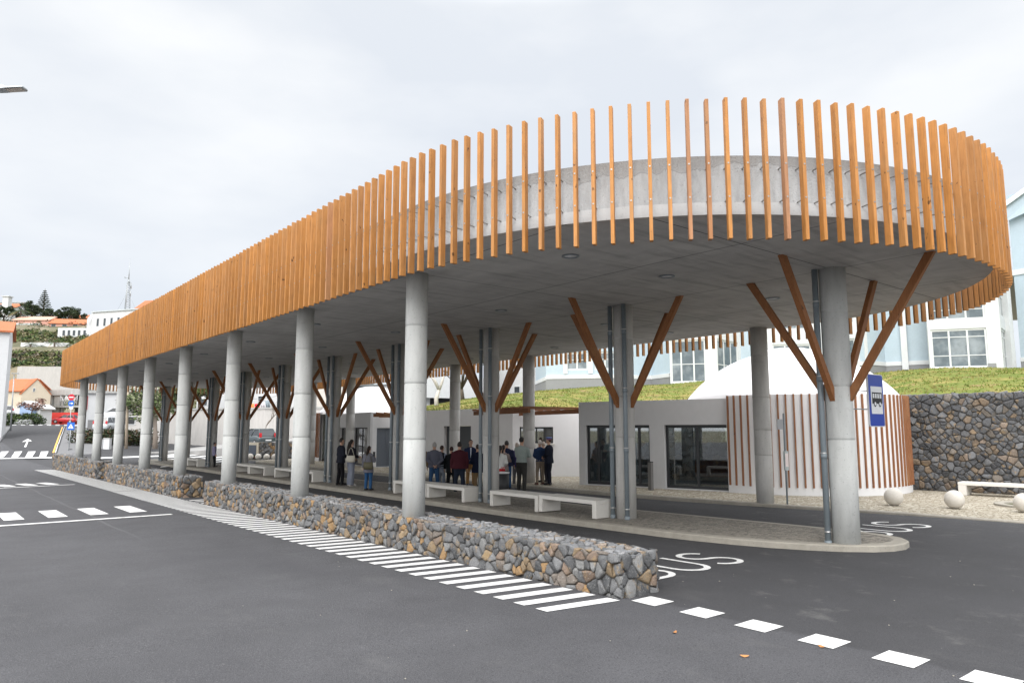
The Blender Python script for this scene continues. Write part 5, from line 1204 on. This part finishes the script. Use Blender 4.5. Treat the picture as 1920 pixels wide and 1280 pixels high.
# ================================================================ middle distance between the columns
mb=MB(); ST=[(250,67,78,-.1),(320,65,77,.05),(380,61,76,.30),(440,57,75,.72),(520,54.5,73,1.10),(600,53.5,71,1.35),(700,55,70,1.5)]
f_=[mb.V(XY(a,b_,z)) for a,b_,c,z in ST]; g_=[mb.V(XY(a,c,z)) for a,b_,c,z in ST]
h_=[mb.V(XY(a,b_,-1)) for a,b_,c,z in ST]
for i in range(len(ST)-1): mb.Fc((f_[i],f_[i+1],g_[i+1],g_[i]),0); mb.Fc((h_[i],h_[i+1],f_[i+1],f_[i]),0)
tag(mb.build('side_street',paint('pale_footway',(.27,.265,.26))),kind='structure')
K=thing('street_retaining_wall','long pale weathered retaining wall with a coping, behind the dark hatchback','wall',XY(460,74,1)); A=XY(312,79);B=XY(700,70)
mb=MB(); mb.wallbox((A.x,A.y),(B.x,B.y),.5,-.5,4.15); mb.build('wall',M_ret,K); mb=MB(); mb.wallbox((A.x,A.y),(B.x,B.y),.7,4.15,4.32,0,-.1); mb.build('coping',M_gconc,K)
K=thing('plaque_wall','low basalt wall holding a cream framed dark plaque, below the parked hatchback','stone wall',XY(490,54,0)); A=XY(440,54.6);B=XY(600,52.6)
mb=MB(); mb.wallbox((A.x,A.y),(B.x,B.y),.5,-.4,1.12); mb.build('core',M_core,K); mb=MB(); mb.cc=(.1,.1,.1); U=(B-A).normalized(); stones(mb,up(A,-.3),U,(0,0,1),(B-A).length,1.42,.30,PAL,random.Random(5),.05); mb.build('stonework',M_stone,K)
N_=Vector((U.y,-U.x,0)); c=A.lerp(B,.235)+N_*.1
mb=MB(); mb.obox(up(c,.52),U*.52,N_*.06,(0,0,.56)); mb.build('frame',paint('cream_stone',(.55,.50,.40)),K); mb=MB(); mb.obox(up(c+N_*.05,.50),U*.36,N_*.03,(0,0,.40)); mb.build('plaque',paint('slate_plaque',(.06,.075,.10),.4),K)
bush('foot_plants','small dark plants at the foot of the plaque wall behind the stone balls',[XY(px,53.2,.0) for px in (455,462,469,476,482)],.28,DARK+[(.2,.06,.04)],90,120,.14)
def car(name,label,cols,loc,rz,L=3.9,W=1.68,Hh=1.48,hatch=True):
    root=thing(name,label,'car',loc); root.rotation_euler=(0,0,rz); pm=mat('car_paint_%d_%d'%(int(cols[0]*999),int(cols[1]*999)),cols,.3,.03,2,coat=.6,spec=.5)
    def sec(y,zb,zt,hw): return [(-hw*.90,y,zb),(hw*.90,y,zb),(hw,y,zb+.14),(hw,y,lerp(zb,zt,.7)),(hw*.90,y,zt),(-hw*.90,y,zt),(-hw,y,lerp(zb,zt,.7)),(-hw,y,zb+.14)]
    h=W/2; l=L/2; mb=MB(); mb.rings([sec(-l,.34,.72,h*.82),sec(-l+.07,.24,.86,h*.93),sec(-l+.5,.2,.93,h),sec(0,.2,.94,h),sec(l-.95,.2,.90,h),sec(l-.3,.22,.76,h*.95),sec(l-.06,.28,.64,h*.86),sec(l,.36,.56,h*.74)],0,True); bd=mb.build('body',pm,root,world=False)
    gy=[(-l+.10,.90,.0),(-l+.38,.90,.0)]; mb=MB()
    def gs(y,z,hw): return [(-hw,y,z),(hw,y,z)]
    zb_=.90; zt_=Hh; lo=[(-h*.9,-l+.12),(h*.9,-l+.12),(h*.9,l-1.15),(-h*.9,l-1.15)]; hi=[(-h*.72,-l+.42),(h*.72,-l+.42),(h*.72,l-1.95),(-h*.72,l-1.95)]
    mb.hexa([(*p,zb_) for p in lo]+[(*p,zt_-.06) for p in hi]); mb.build('windows',paint('car_glass',(.03,.035,.04),.08,.02,spec=.8),root,world=False)
    mb=MB(); mb.rings([[(x_*1.04,y_*1.0,zt_-.07) for x_,y_ in hi],[(x_*1.03,y_,zt_-.01) for x_,y_ in hi],[(x_*.9,y_*.95,zt_+.03) for x_,y_ in hi]],0,True)
    for i in range(4): mb.tube([(lo[i][0]*1.0,lo[i][1],zb_),(hi[i][0]*1.01,hi[i][1],zt_-.05)],.045,5)
    for s in (0,1): m_=(lo[s][1]+lo[3-s][1])/2; mb.tube([(lo[s][0],m_,zb_),(hi[s][0]*1.01,(hi[s][1]+hi[3-s][1])/2,zt_-.05)],.04,5)
    mb.build('roof',pm,root,world=False)
    for y in (-l+.68,l-.78):
        for s in (-1,1):
            mb=MB(); mb.tube([(s*(h-.19),y,.31),(s*(h+.012),y,.31)],.31,20,smooth=True); w=mb.build('wheel',paint('tyre',(.02,.02,.022),.8),root,world=False)
            mb=MB(); mb.tube([(s*(h-.02),y,.31),(s*(h+.02),y,.31)],.20,14); mb.build('rim',paint('rim_grey',(.4,.41,.42),.35),w,world=False)
    for s in (-1,1):
        mb=MB(); mb.obox((s*h*.78,-l+.10,.98 if hatch else .72),(h*.10,0,0),(0,.07,0),(0,0,.17)); mb.build('tail_light',paint('tail_red',(.55,.02,.03),.25),root,world=False)
        mb=MB(); mb.obox((s*h*.68,l-.1,.62),(h*.16,0,0),(0,.09,0),(0,0,.08)); mb.build('headlight',paint('lamp_clear',(.7,.72,.74),.15),root,world=False)
    mb=MB(); mb.box(-.25,.25,-l-.015,-l+.1,.52,.63); mb.build('number_plate',M_hw,root,world=False); return root
p=XY(482,60,.62); car('parked_car','dark grey hatchback seen from behind, parked above the plaque wall',(.03,.045,.05),p,-YAW+.82)
p=XY(121,124.5,zz(793.5,124.5)); car('parked_car','small red hatchback in profile in front of the red fence',(.55,.03,.04),p,-YAW+PI/2+.05,3.9,1.7,1.5)
p=XY(214,88,zz(787,88)); car('parked_car','white car parked up the slope, just above and behind the silver white car',(.62,.63,.65),p,-YAW+PI/2)
p=XY(202,84,zz(808,84)); car('parked_car','silver white car lower down behind the hedge, below the other white car',(.55,.58,.60),p,-YAW+.1,4.2,1.75,1.6)
p=XY(14,119.5,zz(779,119.5)); car('parked_car','white car partly hidden by the house at the far left',(.62,.64,.66),p,-YAW+.6,4.2,1.8,1.6)
A=XY(203,85.5);B=XY(262,90); mb=MB(); mb.wallbox((A.x,A.y),(B.x,B.y),2.6,0,zz(787,88)-.02,0,.6); tag(mb.build('car_park',M_pav),kind='structure')
house('white_house','plain white house wall behind the two white cars',(150,100),(228,100),8,0,zz(737,100),M_hw,M_gconc,.3,'f',[(.03,.15,zz(768,100),zz(742,100))],shutter=paint('dark_red_panel',(.3,.02,.03)))
house('stone_gatehouse','tall narrow grey stone faced house wall between the white house and the tree',(232,96),(268,95),6,0,zz(735,96),paint('rough_grey_stone',(.30,.28,.27),.9,.3,3,bump=.6,bs=8),M_gconc,.3,'f',[(.15,.22,zz(762,96),zz(742,96))])
house('low_garage','low concrete garage front with one black doorway left of the retaining wall',(225,82),(312,80),4,0,zz(770,81),M_ret,M_gconc,.2,'f',[(.08,.32,zz(795,81),zz(781,81)),(.62,.74,zz(802,81),zz(779,81))],shutter=M_frame)
K=house('laundry_house','long white house with small dark windows above the retaining wall',(370,92),(640,84),7,3.5,10.5,M_hw,M_gconc,.3,'f',[(.02,.08,zz(760,92),zz(748,92)),(.45,.49,zz(752,90),zz(744,90)),(.60,.64,zz(748,90),zz(738,90))])
house('sloped_roof_house','house with a dark sloping roof edge and an air conditioner, left of the small dome',(590,75),(640,74),6,1,zz(722,75),paint('pale_roof_wall',(.55,.52,.48)),paint('dark_slate',(.10,.11,.11)),2.,'g',())
house('background_block','pale grey flat block behind the small dome',(640,88),(800,86),8,1,zz(722,88),M_hw,paint('pale_metal_roof',(.5,.54,.56)),.6,'f',[(.1,.4,6,7),(.6,.8,6,7)])
house('white_annex','small white annex with dark doors left of the blue school',(925,64),(1006,62),6,3.5,9.5,M_hw,M_hw,.2,'f',[(.25,.36,zz(740,63),zz(720,63)),(.5,.62,zz(736,63),zz(725,63)),(.8,.9,zz(736,63),zz(725,63))])
# laundry
K=thing('washing_line','washing line of clothes hung in front of the long white house','washing line',XY(490,82,7)); a0,b0_=WD(455,748,82),WD(520,742,82); mb=MB(); mb.tube([a0,(a0+b0_)/2-Vector((0,0,.15)),b0_],.02,4); mb.build('line',M_metal,K)
def hang(px0,px1,y0,y1,col,nm,cut=0):
    m=paint('wash_%s'%nm,col,.9,.08,5); mb=MB(); n=6; A_=[];B_=[]
    for i in range(n+1):
        px=lerp(px0,px1,i/n); w=.10*math.sin(i*1.9); A_.append(mb.V(WD(px,y0-(px-px0)*.08,82))); B_.append(mb.V(WD(px+2.5,y1-(px-px0)*.08+cut*(1 if i in(2,3) else 0),82+w)))
    for i in range(n): mb.Fc((A_[i],A_[i+1],B_[i+1],B_[i]),0,True)
    ob=mb.build('garment',m,K); so=ob.modifiers.new('t','SOLIDIFY'); so.thickness=.03; ob['label']=nm+' garment'
hang(466,476,757,771,(.75,.25,.08),'orange'); hang(477,486,757,772,(.75,.01,.02),'red'); hang(488,496,753,768,(.50,.48,.50),'pale patterned'); hang(497,505,751,766,(.22,.27,.30),'grey'); 
# trees between the columns
tree('street_tree','leafy street tree with a pale trunk in front of the concrete garage',XY(293,71,-.1),7.2,3.2,[(.10,.14,.05),(.16,.20,.08),(.06,.09,.04),(.25,.26,.16)],91,34,130,.30,.2,paint('tan_bark',(.30,.25,.21)),sq=.62,th=.5)
tree('garden_tree','bright green tree rising over the pale retaining wall',XY(372,84,3.6),5.8,3.4,[(.12,.16,.05),(.07,.11,.03),(.18,.2,.08)],92,34,130,.30,.2,sq=.6)
rg=random.Random(17); p=XY(497,70.5,1.0); root=thing('bare_sapling','thin leafless sapling right of the dark hatchback','tree',p); mb=MB(); branch(mb,p,Vector((.1,.1,1)).normalized(),1.4,.05,4,rg); mb.build('branches',M_bark,root)
bush('dark_hedge','dark brownish hedge behind the first front columns, above a pale kerb',[XY(px,74.5,zz(820,74.5)) for px in range(150,290,7)],1.15,DARK+[(.10,.06,.03),(.07,.05,.03)],93,240,.26,'hedge')
A=XY(140,72);B=XY(312,75); mb=MB(); mb.wallbox((A.x,A.y),(B.x,B.y),.4,-.5,.25); tag(mb.build('planting_kerb',paint('sandy_kerb',(.50,.44,.34))),'sandy low kerb wall in front of the dark hedge','kerb')
for i,(a,b_,t_) in enumerate(((184,194,824),(195,207,822))):
    A=XY(a,68.5);B=XY(b_,68.5); root=thing('utility_cabinet',['left grey white utility cabinet under the dark hedge','right utility cabinet with a dark door gap under the dark hedge'][i],'cabinet',up(A,-.1),'utility cabinets'); mb=MB(); mb.wallbox((A.x,A.y),(B.x-.02,B.y),.4,-.4,zz(t_,68.5)); mb.build('body',M_hw,root); mb=MB(); mb.wallbox((A.x,A.y),(B.x,B.y),.5,zz(t_,68.5),zz(t_,68.5)+.07,0,-.05); mb.build('lid',M_gconc,root)
    mb=MB(); p=A.lerp(B,.12);q=A.lerp(B,.85); mb.wallbox((p.x,p.y),(q.x,q.y),.02,.05,zz(t_,68.5)-.1,0,-.015); mb.build('door',M_wtrim,root)
K=thing('wooden_pole','tall pale wooden pole in front of the dark hedge, left of the leafy tree','pole',XY(239,70,0)); mb=MB(); mb.tube([XY(239,70,-.3),XY(241,70,7.5)],[.15,.10],9); mb.build('pole',paint('pole_wood',(.40,.33,.25)),K); mb=MB(); mb.obox(XY(241,70,7.2),(.5,-.4,0),(.04,.05,0),(0,0,.05)); mb.build('crossarm',paint('pole_wood',(.40,.33,.25)),K)
# pavements of the far street
def sheet(name,L_,R_,m,dz,kind='structure'):
    mb=MB(); a=[mb.V((p.x,p.y,HG(p.x,p.y)+dz)) for p in L_]; b=[mb.V((p.x,p.y,HG(p.x,p.y)+dz)) for p in R_]; c=[mb.V((p.x,p.y,HG(p.x,p.y)-.3)) for p in L_]; d=[mb.V((p.x,p.y,HG(p.x,p.y)-.3)) for p in R_]
    for i in range(len(a)-1): mb.Fc((a[i],b[i],b[i+1],a[i+1])); mb.Fc((c[i],a[i],a[i+1],c[i+1])); mb.Fc((b[i],d[i],d[i+1],b[i+1]))
    mb.Fc((c[0],d[0],b[0],a[0])); return tag(mb.build(name,m),kind=kind)
sheet('footway',[GP(105,857),GP(108,850),GP(114,832),GP(119,815),GP(124,802)],[GP(190,852),GP(185,846),GP(178,832),GP(170,815),GP(165,806)],M_pav,.12)
sheet('footway',[GP(-260,835),GP(-200,820),GP(-120,808)],[GP(0,829),GP(10,815),GP(20,801)],M_pav,.12)
mb=MB(); A=XY(22,112,0);B=XY(152,112,0)
for i in range(16):
    p=A.lerp(B,i/16);q=A.lerp(B,(i+1)/16); mb.wallbox((p.x,p.y),(q.x,q.y),.5,2.0,zz(795.5,112),i%2)
tag(mb.build('chequered_kerb',[M_hw,M_pav]),'kerb of alternating white and grey blocks closing the top of the far street','kerb')
# thin lamp post and signs
K=thing('lamp_post','thin grey lamp post on the left footway of the far street','lamp post',XY(20,98,1.4)); mb=MB(); mb.tube([XY(20,98,1.2),XY(26.5,98,zz(702,98))],[.11,.06],8); mb.build('pole',M_metal,K); mb=MB(); mb.obox(XY(28.5,98,zz(700,98)),(.35,-.25,0),(.08,.1,0),(0,0,.06)); mb.build('lamp_head',M_metal,K)
K=thing('traffic_sign_post','post with a red no entry disc above a round blue arrow sign','sign',XY(135,70,0)); mb=MB(); mb.tube([XY(132,70,-.3),XY(134.5,70,zz(735,70))],.035,8); mb.build('pole',M_metal,K)
fw=Vector((st,ct,0)); rt=Vector((ct,-st,0))
def disc(c,r,m,off,par,nm,n=28):
    mb=MB(); mb.tube([c-fw*off,c-fw*(off-.012)],r,n,smooth=False); return mb.build(nm,m,par)
def plate(c,w,h,m,off,par,nm): mb=MB(); mb.obox(c-fw*off,rt*w,fw*.006,(0,0,h)); return mb.build(nm,m,par)
M_red=paint('sign_red',(.50,.015,.03),.4,.03); M_sb=paint('signal_blue',(.01,.12,.50),.4,.03); M_sw=paint('sign_face_white',(.75,.76,.77),.4,.02)
c=WD(134.5,744.5,70); d_=disc(c,.31,M_red,.05,K,'no_entry_disc'); plate(c,.21,.045,M_sw,.068,d_,'bar')
c=WD(134,756,70); d_=disc(c,.30,M_sb,.05,K,'arrow_disc'); plate(c-rt*.04,.13,.03,M_sw,.068,d_,'arrow_shaft'); mb=MB(); mb.poly([c-fw*.075+rt*x_+Vector((0,0,z_)) for x_,z_ in ((.22,0),(.06,.12),(.06,-.12))]); mb.build('arrow_head',M_sw,d_)
c=WD(134,763.5,70); disc(c,.2,M_sw,.045,K,'back_disc')
K=thing('crossing_sign_post','square blue pedestrian crossing sign with a white triangle, low on its own post','sign',XY(131,66,0)); c=WD(133.5,798.5,66); mb=MB(); mb.tube([XY(131.5,66,-.3),c+Vector((0,0,.3))],.035,8); mb.build('pole',M_metal,K)
pn=plate(c,.34,.34,M_sb,.05,K,'panel'); mb=MB(); mb.poly([c-fw*.062+rt*x_+Vector((0,0,z_)) for x_,z_ in ((-.26,-.2),(.26,-.2),(0,.22))]); t_=mb.build('triangle',M_sw,pn); mb=MB()
mb.poly([c-fw*.068+rt*x_+Vector((0,0,z_)) for x_,z_ in ((-.03,-.16),(.0,-.16),(.035,-.02),(.015,.06),(-.02,.05),(-.01,-.02))]); mb.poly([c-fw*.068+rt*(.0+.022*math.cos(q))+Vector((0,0,.09+.022*math.sin(q))) for q in [2*PI*k/8 for k in range(8)]]); mb.build('walking_figure',paint('sign_black',(.01,.01,.012)),t_)
# big street lamp reaching in at the top left
K=thing('street_lamp','flat grey street lamp head reaching in from the left edge against the sky','street lamp',XY(-110,19,-.1)); h0=WD(-22,170,19); h1=WD(24,166,19); h2=WD(47,165.5,19); pb=XY(-110,19,-.2); pt_=Vector((pb.x,pb.y,h0.z-.4))
mb=MB(); mb.tube([pb,Vector((pb.x,pb.y,5)),pt_],[.11,.085,.06],12); mb.build('pole',M_metal,K); mb=MB(); mb.tube([pt_,pt_.lerp(h0,.5)+Vector((0,0,.12)),h0],[.045,.04,.04],8); mb.build('arm',M_metal,K)
mb=MB(); u_=(h2-h0).normalized(); sd=u_.cross(Vector((0,0,1))).normalized()
def hs(c,w,t0_,t1_): return [c-sd*w+Vector((0,0,t0_)),c+sd*w+Vector((0,0,t0_)),c+sd*w*.8+Vector((0,0,t1_)),c-sd*w*.8+Vector((0,0,t1_))]
mb.rings([hs(h0,.05,-.02,.04),hs(h0+u_*.16,.13,-.03,.08),hs(h0+u_*.42,.15,-.03,.10),hs(h0+u_*.56,.15,-.025,.03),hs(h2-u_*.04,.15,-.03,.02),hs(h2,.12,-.02,.01)],0,False); mb.build('lamp_head',M_metal,K)
mb=MB(); mb.rings([hs(h0+u_*.54,.11,-.045,-.028),hs(h2-u_*.06,.11,-.045,-.028)],0,False); mb.build('lens',paint('lamp_lens',(.5,.45,.4),.2),K)
